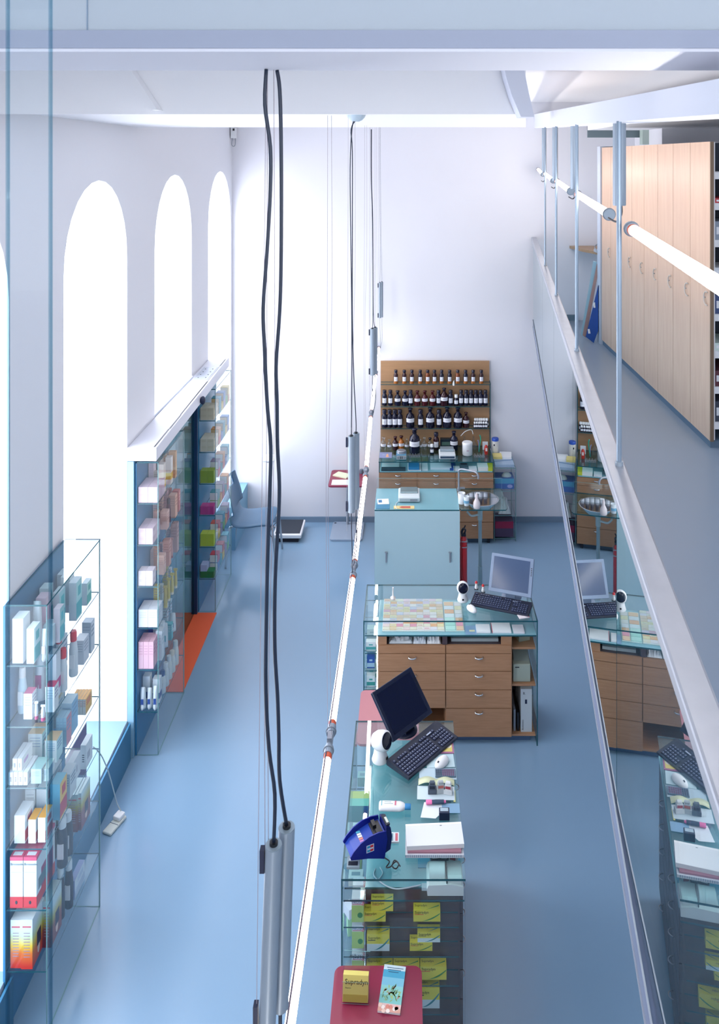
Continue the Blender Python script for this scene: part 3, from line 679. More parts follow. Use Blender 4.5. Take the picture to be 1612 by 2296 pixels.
# scale on the sink counter
def balance(loc, yaw, label):
    t = thing('bench_scale', loc, label, 'scale', rot=yaw, world=False)
    put('housing', B().box(-.105, .105, -.12, .12, .004, .05, paint('D3DEE2', .35)), t, bevel=.012)
    put('weighing_plate', B().box(-.085, .085, -.02, .105, .051, .062, paint('8FA6AC', .25, .5)), t, bevel=.004)
    put('control_panel', B().box(-.09, .09, -.1215, -.1205, .012, .04, paint('AFC0C8', .3)).box(.01, .08, -.123, -.1216, .016, .036, grey_pl), t)
    return t
t_scale = balance((.005, 7.83, .9015), 0, 'white bench scale with a square plate on the frosted sink counter')
put('power_cord', B().tube([(-.095, -.09, .004), (-.12, -.13, .003), (-.13, -.21, .003), (-.115, -.26, .003)], .003, white_pl), t_scale)
paperthing('leaflet', -.31, -.18, 7.575, 7.70, .9012, .002, paint('3E86A8', .4), 'teal blue leaflet at the left front of the sink counter', 'leaflet')
paperthing('white_card', -.30, -.19, 7.67, 7.79, .9035, .003, paper, 'white card lying on the teal leaflet of the sink counter', 'card', rot=.08, deco=lambda b, w, d, h: b.box(-w*.8, -w*.2, -d*.4, d*.6, h, h+.0005, paint('3E7AA8')))
paperthing('strip_leaflet', -.14, .055, 7.575, 7.64, .9012, .003, paint('E5CF8E', .5), 'yellow leaflet with a red pointed picture on the sink counter', 'leaflet', deco=lambda b, w, d, h: b.prism([(-.05, 0), (-.02, .02), (.06, .02), (.06, -.02), (-.02, -.02)], h, h+.0006, paint('C05A48'), axis='z'))
def cup(loc, r, h, m, label, lid=None):
    b = B().lathe([(r*.85, 0), (r, h), (r*.93, h), (r*.8, .004)], (0, 0, 0), m, 24)
    if lid: b.lathe([(r*1.02, h*.3), (r*1.0, h*.6)], (0, 0, 0), lid, 24)
    return local('paper_cup', b, loc, 0, label, 'cup', 'cups beside the washbasin')
cup((.508, 7.70, .9015), .036, .10, paint('E8EEF2', .5), 'taller plain white cup beside the washbasin')
cup((.553, 7.655, .9015), .027, .085, paint('DDE8EE', .5), 'smaller white cup with a blue patch beside the washbasin', paint('7FB8D8', .4))
b = B().lathe([(.030, 0), (.034, .01), (.032, .05), (.018, .08), (.013, .09), (.015, .115), (.012, .12), (.008, .14)], (0, 0, 0), paint('EADFE0', .35), 24).box(-.005, .03, -.005, .005, .135, .145, white_pl)
local('soap_dispenser', b, (.645, 7.598, .9015), 0, 'white soap dispenser bottle in front of the washbasin', 'bottle')

# ---------------- back cabinet with bottle board
X0, X1, YF, YB = -.324, .926, 8.76, 9.28
t = thing('dispensary_cabinet', (X0, YF, 0), 'brown oak cabinet with a glass top and a tall shelved back board', 'cabinet')
put('carcass', B().box(X0, X1, YF+.02, YB, .05, .78, oak), t)
put('plinth', B().box(X0+.05, X1-.04, YF+.05, YB, .001, .049, paint('4E6578', .5)), t)
put('foot', B().rod((X1-.05, YF+.04, 0.001), (X1-.05, YF+.04, .05), .015, dark), t)
for r_, (za, zb) in enumerate(((.69, .778), (.60, .69), (.50, .60), (.40, .50), (.24, .40), (.06, .24))):
    for i in range(3):
        w3 = (X1-X0)/3; drawer(t, X0+i*w3, X0+(i+1)*w3, YF+.018, za, zb)
put('deck', B().box(X0+.01, X1-.01, YF+.005, YB-.04, .781, .79, teal_glass), t)
gl_panel(t, 'side_glass', X0, X0+.007, YF, YB-.03, .781, .889); gl_panel(t, 'side_glass', X1-.007, X1, YF, YB-.03, .781, .889)
gl_panel(t, 'divider', .14, .146, YF+.01, YB-.04, .791, .889); gl_panel(t, 'divider', .50, .506, YF+.01, YB-.04, .791, .889, glass_soft)
put('glass_top', B().gbox(X0-.003, X1+.003, YF-.005, YB-.03, .890, .90, glassmat('dark_top_glass', (.62, .80, .82), 1.3), edge), t)
bd = wood('tan_board', 'A9835F', 'B38B66', .5, sc=1)
put('back_board', B().box(-.322, .932, YB-.02, YB-.002, .60, 1.872, bd), t)
SZ = [1.636, 1.384, 1.133]
for z in SZ: gl_panel(t, 'glass_shelf', -.318, .928, YB-.14, YB-.021, z-.007, z)
gl_panel(t, 'side_glass', .930, .937, YB-.13, YB-.021, .902, 1.65, glass_soft)

# ---------------- pedestal tables
def pedestal(loc, label, w=.385, d=.47, h=.62, red=red_lam):
    t = thing('pedestal_table', loc, label, 'table', 'red pedestal tables', world=False)
    r = .035; pts = []
    for cx, cy, a0 in ((w/2-r, d/2-r, 0), (-w/2+r, d/2-r, 90), (-w/2+r, -d/2+r, 180), (w/2-r, -d/2+r, 270)):
        for k in range(6): a = math.radians(a0+18*k); pts.append((cx+r*math.cos(a), cy+r*math.sin(a)))
    put('table_top', B().prism(pts, h-.014, h, red, axis='z'), t)
    put('column', B().rod((-.01, .18, .02), (-.01, .18, h-.014), .016, alu), t)
    pb = [(x*.93, y*.95+.02) for x, y in pts]
    put('foot_plate', B().prism(pb, .002, .02, paint('9FB0C4', .35), axis='z').box(-w*.42, -w*.36, d*.42, d*.46, .02, .023, dark).box(w*.30, w*.38, d*.42, d*.46, .02, .023, dark), t)
    return t
pedestal((-.69, 9.02, 0), 'red topped pedestal table standing against the back wall', d=.46)
pedestal((-.128, 5.17, 0), 'red topped pedestal table between the two middle counters', d=.5, red=paint('B5707A', .3))
pedestal((-.134, 3.32, 0), 'red topped pedestal table at the bottom edge of the picture', d=.5)
paperthing('paper_sheet', -.85, -.56, 8.82, 8.96, .6205, .003, paper, 'white sheet at the front of the far pedestal table', 'paper')
paperthing('booklet', -.84, -.66, 9.02, 9.14, .6205, .012, paint('E4E8C8', .6), 'cream booklet turned on the far pedestal table', 'booklet', rot=-.5)
whole('small_jar', B().lathe([(.022, 0), (.024, .03), (.018, .045)], (-.535, 9.15, .6205), paint('5E6E80', .3), 16), (-.535, 9.15, .62), 'small dark jar at the back of the far pedestal table', 'jar')
# front table: card holder and brochure
t = thing('leaflet_holder', (-.27, 3.40, .622), 'clear acrylic holder with yellow leaflets on the front red table', 'leaflet holder')
s = F/3.40
hx0, hx1 = -.283, -.168
M = Matrix.Translation((-.226, 3.42, .622)) @ Matrix.Rotation(math.radians(-3), 4, 'Z') @ Matrix.Rotation(math.radians(-14), 4, 'X')
acr = glassmat('clear_acrylic', (.95, .97, .97), .9)
put('acrylic_back', B().gbox(-.058, .058, .016, .019, 0, .165, acr, edge_lt, M).text('Supradyn', (.052, .0155, .140), (-1, 0, 0), (0, 0, 1), .016, black, M), t)
put('acrylic_front', B().gbox(-.058, .058, -.020, -.018, 0, .075, acr, edge_lt, M), t)
yl = paint('E8D878', .5)
put('leaflets', B().box(-.054, .054, -.015, .012, .003, .098, yl, M, {'F': yl}).box(-.052, .052, -.0162, -.0152, .004, .03, paint('C2AC48', .5), M).text('Supradyn', (-.046, -.0156, .066), (1, 0, 0), (0, 0, 1), .019, black, M).text('Vitamin', (-.045, -.0156, .050), (1, 0, 0), (0, 0, 1), .006, dark, M), t)
def broch(b, w, d, h):
    z = h+.0003
    def q(pts, c): b.add([(x, y, z) for x, y in pts], [tuple(range(len(pts)))], paint(c, .35))
    bands = [(-1, -.82, 'D8A090'), (-.82, -.66, 'D9B8B4'), (-.66, -.3, '7DC0BC'), (-.3, .1, '8FD0D0'), (.1, .45, '7FC0D8'), (.45, .78, '4FA6C8'), (.78, 1, 'CFE2EA')]
    for a, c, k in bands: q([(-w, a*d), (w, a*d), (w, c*d), (-w, c*d)], k)
    z = h+.0006; random.seed(4)
    for i in range(44):
        r, a = random.random()**.6, random.uniform(0, 6.28); x, y = w*.8*r*math.cos(a), d*(-.22+.36*r*math.sin(a)); an = random.uniform(0, 3.1); l = .010
        q([(x-l*math.cos(an), y-l*math.sin(an)), (x-.003*math.sin(an), y+.003*math.cos(an)), (x+l*math.cos(an), y+l*math.sin(an)), (x+.003*math.sin(an), y-.003*math.cos(an))], random.choice(['7A9A58', '5E8A68', 'A8C078', 'C87A70', '8CB080']))
    for i in range(9):
        x, y = random.uniform(-w, w)*.85, random.uniform(-.98, -.72)*d; q([(x+.009*math.cos(k*1.05), y+.009*math.sin(k*1.05)) for k in range(6)], random.choice(['E8C8B8', 'D88878', 'F0E0D8']))
    for k in range(3): b.box(-w*.7+.004*k, w*(.8-.2*k), d*(.86-.09*k), d*(.885-.09*k), h+.0007, h+.001, paint('3A5A78'))
p = atz(879, 2214, .632)
paperthing('brochure', p.x-.048, p.x+.048, p.y-.098, p.y+.098, .621, .008, paint('E8ECEC', .5), 'blue green plant picture brochure on the front red table', 'brochure', rot=math.radians(-7), deco=broch)
# ---------------- near glass counter
X0, X1, YF, YB = -.310, .262, 3.69, 4.725
t = thing('display_counter', (X0, YF, 0), 'long glass display counter with a dark wooden core nearest the camera', 'counter')
gl_panel(t, 'glass_top', X0, X1, YF-.003, YB, .890, .90, glassmat('counter_top_glass', (.80, .92, .92), 1.25), edge)
gl_panel(t, 'front_glass', X0+.009, X1-.002, YF, YF+.007, .002, .889, glass_soft)
gl_panel(t, 'side_glass', X0, X0+.007, YF, YB, .002, .889)
put('deck', B().box(-.203, X1-.004, YF+.075, YB-.01, .784, .792, teal_glass), t)
put('deck_front', B().gbox(X0+.01, X1-.004, YF+.01, YF+.073, .784, .792, glass_soft, edge), t)
put('core', B().box(-.203, X1-.020, YF+.085, YB-.03, .05, .782, oak_dark), t)
put('plinth', B().box(-.19, X1-.04, YF+.1, YB-.05, .001, .049, navy), t)
PZ = [.668, .532, .398, .266, .132]
for z in PZ:
    gl_panel(t, 'front_shelf', -.200, X1-.03, YF+.010, YF+.084, z-.006, z, glass_soft)
    gl_panel(t, 'bay_shelf', X0+.010, -.205, YF+.010, YB-.04, z-.006, z, glass_soft)
# drawers with ring pulls on the staff side
for j, (ya, yb_) in enumerate(((YF+.085, 4.2), (4.2, YB-.03))):
    for (za, zb) in ((.655, .78), (.525, .655), (.39, .525), (.255, .39), (.055, .255)):
        d = put('drawer', B().box(X1-.0195, X1-.006, ya+.003, yb_-.003, za+.003, zb-.003, oak_dark), t)
        yc, zc = (ya+yb_)/2, (za+zb)/2+.01
        h = B().tube([(X1-.006+.024*math.sin(a), yc+.022*math.cos(a), zc) for a in [math.pi*k/10 for k in range(11)]], .003, steel, 8, sub=1)
        h.v = [tuple(Vector(p)-Vector(ORG[t.name])) for p in h.v]; put('handle', h, d)
# ---- yellow cartons
Yb = paint('D2CC48', .45); Yw = paint('C9DCDC', .45); grn = paint('3F8A4A', .45); tealp = paint('2E7F88', .45); redp = paint('C84A38', .5)
def sup(x, y, z, w, h, d, label, white=False, name='vitamin_carton'):
    fr = Yb
    b = B().box(-w/2, w/2, -d/2, d/2, 0, h, Yb)
    e = .0004
    if white: b.box(-w/2, w/2, -d/2-e, -d/2, 0, h*.42, Yw)
    sw = tealp if white else grn
    n = 8; lo = []; hi = []
    for k in range(n+1):
        u = k/n; x_ = -w*.2+w*.68*u; lo.append((x_, h*(.06+.62*u**2.2))); hi.append((x_, h*(.06+.70*u**1.5)))
    pts = lo+hi[::-1]
    b.add([(a, -d/2-2*e, c) for a, c in pts], [tuple(range(len(pts)))], sw)
    b.text('Supradyn', (-w*.45, -d/2-2*e, h*.72), (1, 0, 0), (0, 0, 1), min(.0125, w*.105), black)
    b.box(-w*.45, -w*.12, -d/2-2*e, -d/2-e, h*.62, h*.66, redp if not white else dark)
    b.text('Supradyn', (-w*.45, -d/2+d*.5, h+e), (1, 0, 0), (0, 1, 0), min(.011, w*.10), black)
    b.add([(-w*.05, -d*.45, h+e), (w*.45, d*.05, h+e), (w*.45, d*.2, h+e)], [(0, 1, 2)], sw)
    return local(name, b, (x, y, z), 0, label, 'carton', 'yellow vitamin cartons in the counter front')
yc = YF+.055; d_ = .040
sup(-.158, yc, .6682, .103, .045, d_, 'yellow vitamin carton, lower one of the left pair on the top front shelf')
sup(-.123, yc+.003, .7137, .103, .045, d_, 'yellow vitamin carton, upper one of the left pair on the top front shelf')
sup(.085, yc, .6682, .125, .052, d_, 'larger yellow vitamin carton alone at the right of the top front shelf')
sup(-.141, yc, .5322, .105, .078, d_, 'yellow and white vitamin carton alone at the left of the second front shelf', True)
sup(.058, yc, .5322, .105, .038, d_, 'small yellow vitamin carton, lower of the right pair on the second front shelf')
sup(.094, yc+.002, .5708, .105, .045, d_, 'yellow and white carton, upper of the right pair on the second front shelf', True)
for i, (x, lb) in enumerate(((-.135, 'left'), (-.010, 'middle'), (.115, 'right'))):
    sup(x, yc, .3982, .122, .062, d_, 'yellow vitamin carton, %s one of three on the third front shelf' % lb)
sup(.085, yc, .2662, .118, .095, d_, 'tall yellow vitamin carton on the fourth front shelf, right', True)
sup(-.07, yc, .2662, .118, .095, d_, 'tall yellow vitamin carton on the fourth front shelf, left', True)
# ---- cartons in the left bay
def simple(name, x, y, z, w, d, h, m, label, cat='carton', group=None, rot=0, deco=None, fm=None, bevel=0):
    b = B().box(-w/2, w/2, -d/2, d/2, 0, h, m, None, fm)
    if deco: deco(b, w, d, h)
    return local(name, b, (x, y, z), rot, label, cat, group, bevel)
pgreen = paint('A9CC7A', .5); pwhite = paint('DDE6EC', .5); pblue = paint('2C4F9A', .5)
def prospan(b, w, d, h):
    e = .0004
    b.box(-w/2, w/2, -d/2-e, -d/2, 0, h*.72, pgreen); b.text('PROSPAN', (-w*.46, -d/2-2*e, h*.80), (1, 0, 0), (0, 0, 1), w*.21, pblue)
    b.box(-w*.45, w*.45, -d/2-2*e, -d/2-e, h*.755, h*.775, paint('C84858')); b.ell((w*.2, -d/2-e, h*.3), w*.22, .0006, h*.12, paint('3E8A5A'), seg=10, rings=6)
    b.text('PROSPAN', (w*.38, d*.42, h+e), (0, -1, 0), (1, 0, 0), w*.22, paint('C84858'))
for i, (yy, z, q) in enumerate(((3.745, .6682, 'front carton on the top shelf'), (3.815, .6682, 'second carton on the top shelf'), (3.76, .5322, 'front carton on the second shelf'), (3.84, .5322, 'second carton on the second shelf'), (3.76, .3982, 'front carton on the third shelf'))):
    simple('syrup_carton', -.236, yy, z, .056, .045, .108, pwhite, 'white and green syrup %s in the left glass bay' % q, group='syrup cartons in the left glass bay', deco=prospan)
simple('small_carton', -.278, 3.76, .6682, .030, .05, .045, paint('C9D2E0', .5), 'small pale lilac carton left of the front syrup carton', rot=.6)
simple('small_carton', -.275, 3.82, .5322, .035, .05, .09, paint('9FD0A8', .5), 'pale green leaf patterned carton left of the second shelf syrup carton', rot=.2)
for i, (yy, c, w, d, h, nm) in enumerate(((4.42, 'BFD8D8', .08, .05, .03, 'pale grey'), (4.335, '7FC4C8', .09, .10, .085, 'yellow and teal'), (4.22, 'C6DCE0', .07, .05, .03, 'flat whitish'), (4.12, 'A9C8B0', .05, .07, .07, 'soft green'), (4.02, 'BFD4A8', .05, .05, .09, 'light green'), (3.93, 'D0DCE0', .07, .05, .04, 'small white'), (4.55, 'A8C4C8', .06, .05, .05, 'grey blue'))):
    def dc(b, w, d, h, nm=nm):
        if nm[0:6] == 'yellow':
            b.box(-w/2, w/2, d*.0, d/2, h, h+.0005, paint('E0DC80', .5)); b.box(-w/2, w/2, -d*.5, 0, h, h+.0005, paint('8ED4C4', .5)); b.box(-w/2, w/2, -d/2-.0004, -d/2, 0, h, paint('3A98A8', .5)); b.box(w*.2, w/2, -d/2-.0008, -d/2, 0, h, paint('2C6CB0', .5))
        else: b.box(-w*.3, w*.3, -d*.2, d*.2, h, h+.0005, paint('8AA0B0', .5))
    simple('medicine_carton', -.258, yy, .6682, w, d, h, paint(c, .5), '%s carton on the top shelf of the left glass bay' % nm, group='cartons along the left glass bay', deco=dc)
# ---------------- things on the near counter
ZT = .9008
t = thing('lotion_bottle', atz(877, 1809, .915), 'white lotion bottle with a blue cap lying on the near counter', 'bottle', rot=math.radians(-2), world=False)
M = Matrix.Translation((0, 0, .003)) @ Matrix.Diagonal((1, 1, .62, 1))
put('body', B().lathe([(.020, -.062), (.026, -.058), (.028, -.05), (.028, .045), (.022, .062), (.014, .070)], (0, 0, 0), white_pl, 28, M, ax='x'), t)
put('cap', B().lathe([(.017, .070), (.017, .098), (.015, .100)], (0, 0, 0), paint('2E86C0', .35), 28, M, ax='x'), t)
put('label', B().box(-.050, -.046, -.018, .016, .0203, .0206, paint('4FA8B8')).box(.018, .026, -.014, .014, .0204, .0207, paint('C06078')).box(-.035, .01, -.006, -.003, .0204, .0206, paint('8FA8B0')).box(-.035, .0, .004, .007, .0204, .0206, paint('8FA8B0')), t)
# card terminal
t = thing('card_terminal', (-.170, 3.825, ZT), 'dark blue hooded card payment terminal at the left edge of the near counter', 'card terminal', rot=math.radians(24), world=False)
tb = paint('0E2088', .3); tb2 = paint('0A1458', .3); tb3 = paint('1C3C98', .35)
side = [(-.150, .060), (-.155, .072), (-.135, .098), (-.095, .130), (-.045, .150), (.010, .155), (.055, .148), (.062, .10), (.045, .0), (.015, .012), (-.05, .035)]
for y0_, y1_ in ((-.062, -.056), (.056, .062)):
    put('hood_side', B().prism(side, y0_, y1_, tb, axis='y'), t)
put('body', B().prism([(-.145, .058), (-.125, .080), (-.07, .108), (-.01, .125), (.055, .130), (.060, .095), (.044, .003), (.015, .015), (-.05, .037)], -.0555, .0555, tb3, axis='y'), t)
put('back_housing', B().prism([(.055, .02), (.085, .03), (.095, .10), (.085, .152), (.060, .158)], -.050, .050, tb2, axis='y'), t, bevel=.004)
put('keypad', B().box(-.01, .045, -.035, .045, .1265, .134, black).box(.0, .02, .0, .04, .134, .15, black).box(.005, .03, -.045, -.02, .134, .145, black), t)
put('card_slot', B().box(.062, .085, -.042, .03, .158, .166, dark).box(.07, .083, -.03, .01, .166, .1665, paint('C8CCC0')), t)
b = B()
for i, c in enumerate(['5AB8D0', 'E8ECF0', 'E8ECF0', 'D88878', 'B878B0', 'E0D888']):
    yy = .045-i*.0155; b.box(-.085, -.062, yy-.012, yy, .112, .1128, paint(c, .4), Matrix.Translation((0, 0, -.002)))
put('card_logos', b, t)
put('sticker', B().box(-.062, -.018, -.0632, -.0625, .068, .108, paint('DDE4F0')).box(-.058, -.040, -.0638, -.0633, .072, .104, paint('2E9AC8')).box(-.040, -.022, -.0638, -.0633, .072, .104, paint('D02838')).box(-.056, -.024, -.0642, -.0638, .084, .092, paint('D8E4F4')), t)
put('cable', B().tube([(.03, -.03, .02), (.045, -.06, .006), (.06, -.095, .006), (.03, -.12, .006), (.055, -.13, .010), (.085, -.105, .012), (.10, -.13, .008), (.075, -.15, .006), (.06, -.13, .012), (.09, -.12, .016), (.10, -.15, .010)], .0032, black), t)
t.scale = (.86, .86, .86)
# grey-white power lead towards the label printer
ZD = .7925
A_ = [atz(x, y_, ZD+.004) for x, y_ in ((842, 1948), (838, 1962), (850, 1975), (868, 1987), (888, 1993), (910, 1991), (930, 1987), (944, 1984))]
whole('printer_lead', B().tube(A_, .003, paint('C3CCD6', .4)).tube([atz(852, 1945, ZD+.004), atz(858, 1958, ZD+.004), atz(849, 1972, ZD+.004)], .0028, paint('C3CCD6', .4)), A_[3], 'pale grey lead curving from the terminal to the label printer', 'cord')
# label printer with paper roll
t = thing('label_printer', (.170, 3.772, ZD+.001), 'cream white label printer with a paper roll at the counter front', 'printer', world=False)
cr = paint('D9E2E2', .4)
SM = Matrix.Diagonal((.97, .97, .72, 1))
put('base', B().prism([(-.085, 0), (.088, 0), (.088, .055), (.03, .072), (-.08, .066), (-.088, .04)], -.055, .075, cr, axis='y', M=SM), t, bevel=.004)
put('paper_roll', B().rod((-.075, .012, .088), (.0, .012, .088), .038, white_pl, 28, M=SM), t)
put('upper_cover', B().prism([(-.045, .058), (.075, .058), (.075, .075), (-.03, .105), (-.045, .10)], .012, .080, cr, axis='x', M=SM).text('EPOS', (.083-.01, -.03, .0755), (0, 1, 0), (-1, 0, 0), .010, dark, SM), t, bevel=.003)
put('slot', B().box(.006, .010, -.05, .06, .07, .103, dark, SM), t)
put('plug', B().box(-.112, -.086, -.03, -.005, .002, .022, paint('AFC0C8', .4), SM), t)
# paper pile
t3 = paperthing('pad_pile', -.015, .262, 3.797, 3.93, ZT, .014, paint('D2D8E0', .7), 'flat pile of forms with a dotted edge under the pink pad', 'paper', deco=lambda b, w, d, h: [b.box(-w+.01*k, -w+.01*k+.005, -d-.0006, -d, .003, .014, paint('9AA8BC')) for k in range(27)] and None)
paperthing('pink_pad', -.005, .250, 3.805, 3.93, ZT+.0145, .008, paint('A87888', .6), 'dusty pink edged pad in the middle of the paper pile', 'notepad')
def sheets(b, w, d, h):
    b.box(-w, w, d*.8, d*1.0, h, h+.0004, paint('EEF0F0')); b.box(.03, .04, d*.72, d*.76, h, h+.0006, dark)
paperthing('form_book', -.012, .262, 3.818, 3.945, ZT+.023, .020, paint('E2E6E8', .7), 'thick book of white forms on top of the paper pile', 'book', rot=math.radians(3), deco=sheets, bevel=.003)
# blue folder + stamps under the printer
paperthing('blue_folder', .045, .250, 3.865, 3.96, .7925, .003, paint('4AA6C8', .5), 'bright blue folder on the deck beneath the label printer', 'folder', deco=lambda b, w, d, h: b.box(w-.02, w-.012, -d, d*.6, h, h+.0005, paint('E0D890')))
def stamp(loc, rot, c1, c2, label):
    b = B().box(-.022, .022, -.016, .016, 0, .022, c1).box(-.016, .016, -.012, .012, .022, .045, c1).box(-.014, .014, -.0125, -.0118, .026, .04, c2).rod((-.012, 0, .05), (.012, 0, .05), .009, c1)
    return local('rubber_stamp', b, loc, rot, label, 'stamp', 'rubber stamps on the near counter', bevel=.002)
def onp(x, y_, z=ZT): p = atz(x, y_, z); return (p.x, p.y, z)
stamp(onp(969, 1776, ZT+.003), 0, paint('4E5A6A', .4), paint('20283A', .4), 'grey date stamp with dark bands, left of the stamp trio')
stamp(onp(988, 1775, ZT+.003), .1, paint('AEB6BA', .4), paint('C07068', .4), 'pale stamp in the middle of the stamp trio')
stamp(onp(1005, 1777, ZT+.003), -.2, paint('D5DADC', .4), paint('A83A4A', .4), 'whitish stamp with a red patch, right of the stamp trio')
stamp(onp(975, 1932, .7965), .1, paint('24304A', .4), paint('C8CED8', .4), 'dark date stamp behind the label printer, left')
stamp(onp(996, 1933, .7965), .0, paint('30405A', .4), paint('8898A8', .4), 'dark blue grey stamp behind the label printer, middle')
stamp(onp(1016, 1936, .7965), -.3, paint('C8CCD0', .4), paint('A83048', .4), 'white and red stamp behind the label printer, right')
t = thing('highlighter', onp(977, 1798, ZT+.011), 'pink highlighter pen with a dark barrel on the near counter', 'pen', rot=.04, world=False)
M = Matrix.Diagonal((1, 1, .7, 1))
put('barrel', B().lathe([(.011, -.020), (.012, .0), (.011, .042)], (0, 0, 0), paint('27405A', .4), 16, M, ax='x'), t)
put('cap', B().lathe([(.011, -.050), (.0125, -.048), (.0125, -.020)], (0, 0, 0), paint('E070A8', .4), 16, M, ax='x').lathe([(.009, .042), (.007, .052)], (0, 0, 0), paint('E070A8', .4), 16, M, ax='x'), t)
# papers
sp = .0012
paperthing('paper_sheet', .097, .250, 4.36, 4.455, ZT, sp, paint('B9D2DA', .6), 'pale blue sheet under the mouse of the near counter', 'paper', rot=.05)
paperthing('paper_sheet', .057, .256, 4.275, 4.355, ZT, sp, paint('B9CFDA', .6), 'pale sheet under the calculator of the near counter', 'paper')
paperthing('picture_card', .165, .253, 4.462, 4.555, ZT, .003, paint('A0688A', .5), 'card with yellow red flowers right of the diagonal keyboard', 'card', deco=lambda b, w, d, h: b.box(-w*.8, w*.8, -d*.75, d*.8, h, h+.0004, paint('D8C870')).ell((.012, .01, h), .022, .02, .001, paint('EDE8D8')).ell((-.02, -.01, h), .014, .014, .0012, paint('C84A3A')))
t = thing('calculator', (.198, 4.315, ZT+.0015), 'small dark calculator on a sheet near the counter right edge', 'calculator', world=False)
put('case', B().box(-.055, .055, -.028, .028, 0, .008, paint('5B7488', .4)), t, bevel=.002)
b = B()
for i in range(9):
    for j in range(4): b.box(-.050+i*.011, -.042+i*.011, -.024+j*.0115, -.0155+j*.0115, .008, .0095, paint('34485E' if i < 3 else '6A4A6A', .5))
put('keys', b, t)
# curled envelope
b = B(); v = []; n = 16
for i in range(n+1):
    u = i/n; x = -.095+.19*u; z = .004+.016*abs(math.sin(math.pi*2*u))
    v += [(x, .015, z), (x, .06, z*.9), (x, .015, z-.001), (x, .06, z*.9-.001)]
fs = []
for i in range(n): a = i*4; fs += [(a, a+1, a+5, a+4), (a+2, a+6, a+7, a+3), (a, a+4, a+6, a+2), (a+1, a+3, a+7, a+5)]
b.add(v, fs, paint('D6DDB8', .6), True).box(-.10, .095, -.075, .015, 0, .0015, paint('CBDCE4', .6)).box(.088, .098, -.085, -.01, 0, .001, paint('C8C880', .6))
local('curled_envelope', b, (.146, 4.215, ZT), -.03, 'cream and white envelope curling up behind the stamp trio', 'envelope')
b = B().prism([(-.055, -.045), (.02, -.052), (.085, .02), (.06, .055), (-.035, .05)], 0, .001, paint('E0E8EE', .6), axis='z')
local('folded_sheet', b, (.115, 4.075, ZT), 0, 'white cut sheet lying under the pink highlighter', 'paper')
paperthing('folded_leaflet', .17, .260, 4.055, 4.115, ZT+.0012, .0012, paint('7FA6C4', .5), 'blue folded leaflet at the right of the white cut sheet', 'leaflet')
t = thing('ink_pad', onp(996, 1834, ZT), 'dark navy self inking stamp behind the form book', 'stamp', world=False)
put('body', B().box(-.026, .026, -.018, .018, 0, .04, paint('1C2B44', .4)), t, bevel=.003)
put('window', B().box(-.020, .020, -.008, .012, .0402, .0412, paint('A8BCC8', .3)), t)
simple('medicine_carton', -.078, 3.905, ZT, .062, .055, .008, pwhite, 'flat white packet with a red stripe right of the card terminal', deco=lambda b, w, d, h: b.box(w*.22, w*.42, -d*.4, d*.4, h, h+.0004, paint('C86070')).box(-w*.45, w*.05, -d*.4, d*.4, h, h+.0004, paint('6E98A8')))
# change tray at front left under the glass
local('change_tray', B().box(-.030, .030, -.03, .03, 0, .012, paint('93A4AC', .4)).box(-.024, .02, -.022, .0, .012, .0135, dark).box(-.018, .005, .005, .014, .012, .0145, white_pl), (-.258, 3.765, ZT), 0, 'grey dish with a dark slot at the front left counter corner', 'dish', bevel=.002)
# cartons in the left side of the wide counter
for i, (yy, z, w, d, h, c1, c2, lb) in enumerate(((5.80, .6605, .07, .04, .06, 'DDE8EA', '4FA8A8', 'white carton with a teal triangle, front of the upper side shelf'), (5.80, .5355, .055, .05, .085, '2C54A0', '9FC4D8', 'blue carton, front of the second side shelf'),
        (5.80, .4005, .06, .04, .075, 'D8E6E8', '3E9A94', 'white and teal carton, front of the third side shelf'), (5.80, .2605, .065, .05, .10, 'D4E2E6', '2E8A7E', 'tall white and teal carton, front of the fourth side shelf'), (5.80, .1205, .065, .05, .09, 'D8E6E8', '40988E', 'white and teal carton, front of the lowest side shelf'),
        (5.90, .5355, .07, .06, .08, 'BFD8DC', '6FB0C0', 'pale carton behind the blue carton of the second side shelf'), (5.90, .4005, .07, .06, .08, 'C6DADE', '58A8A4', 'pale carton, second on the third side shelf'), (5.95, .6605, .07, .06, .07, 'CBDDE0', '9FB8C4', 'pale carton, second on the upper side shelf'))):
    simple('medicine_carton', -.272, yy+.01, z, w, d, h, paint(c1, .5), lb, group='cartons in the side shelves of the wide counter', deco=lambda b, w, d, h, c2=c2: b.box(-w/2, w/2, -d/2-.0004, -d/2, h*.1, h*.45, paint(c2)).box(-w*.2, w*.2, -d/2-.0004, -d/2, h*.6, h*.75, paint(c2)))

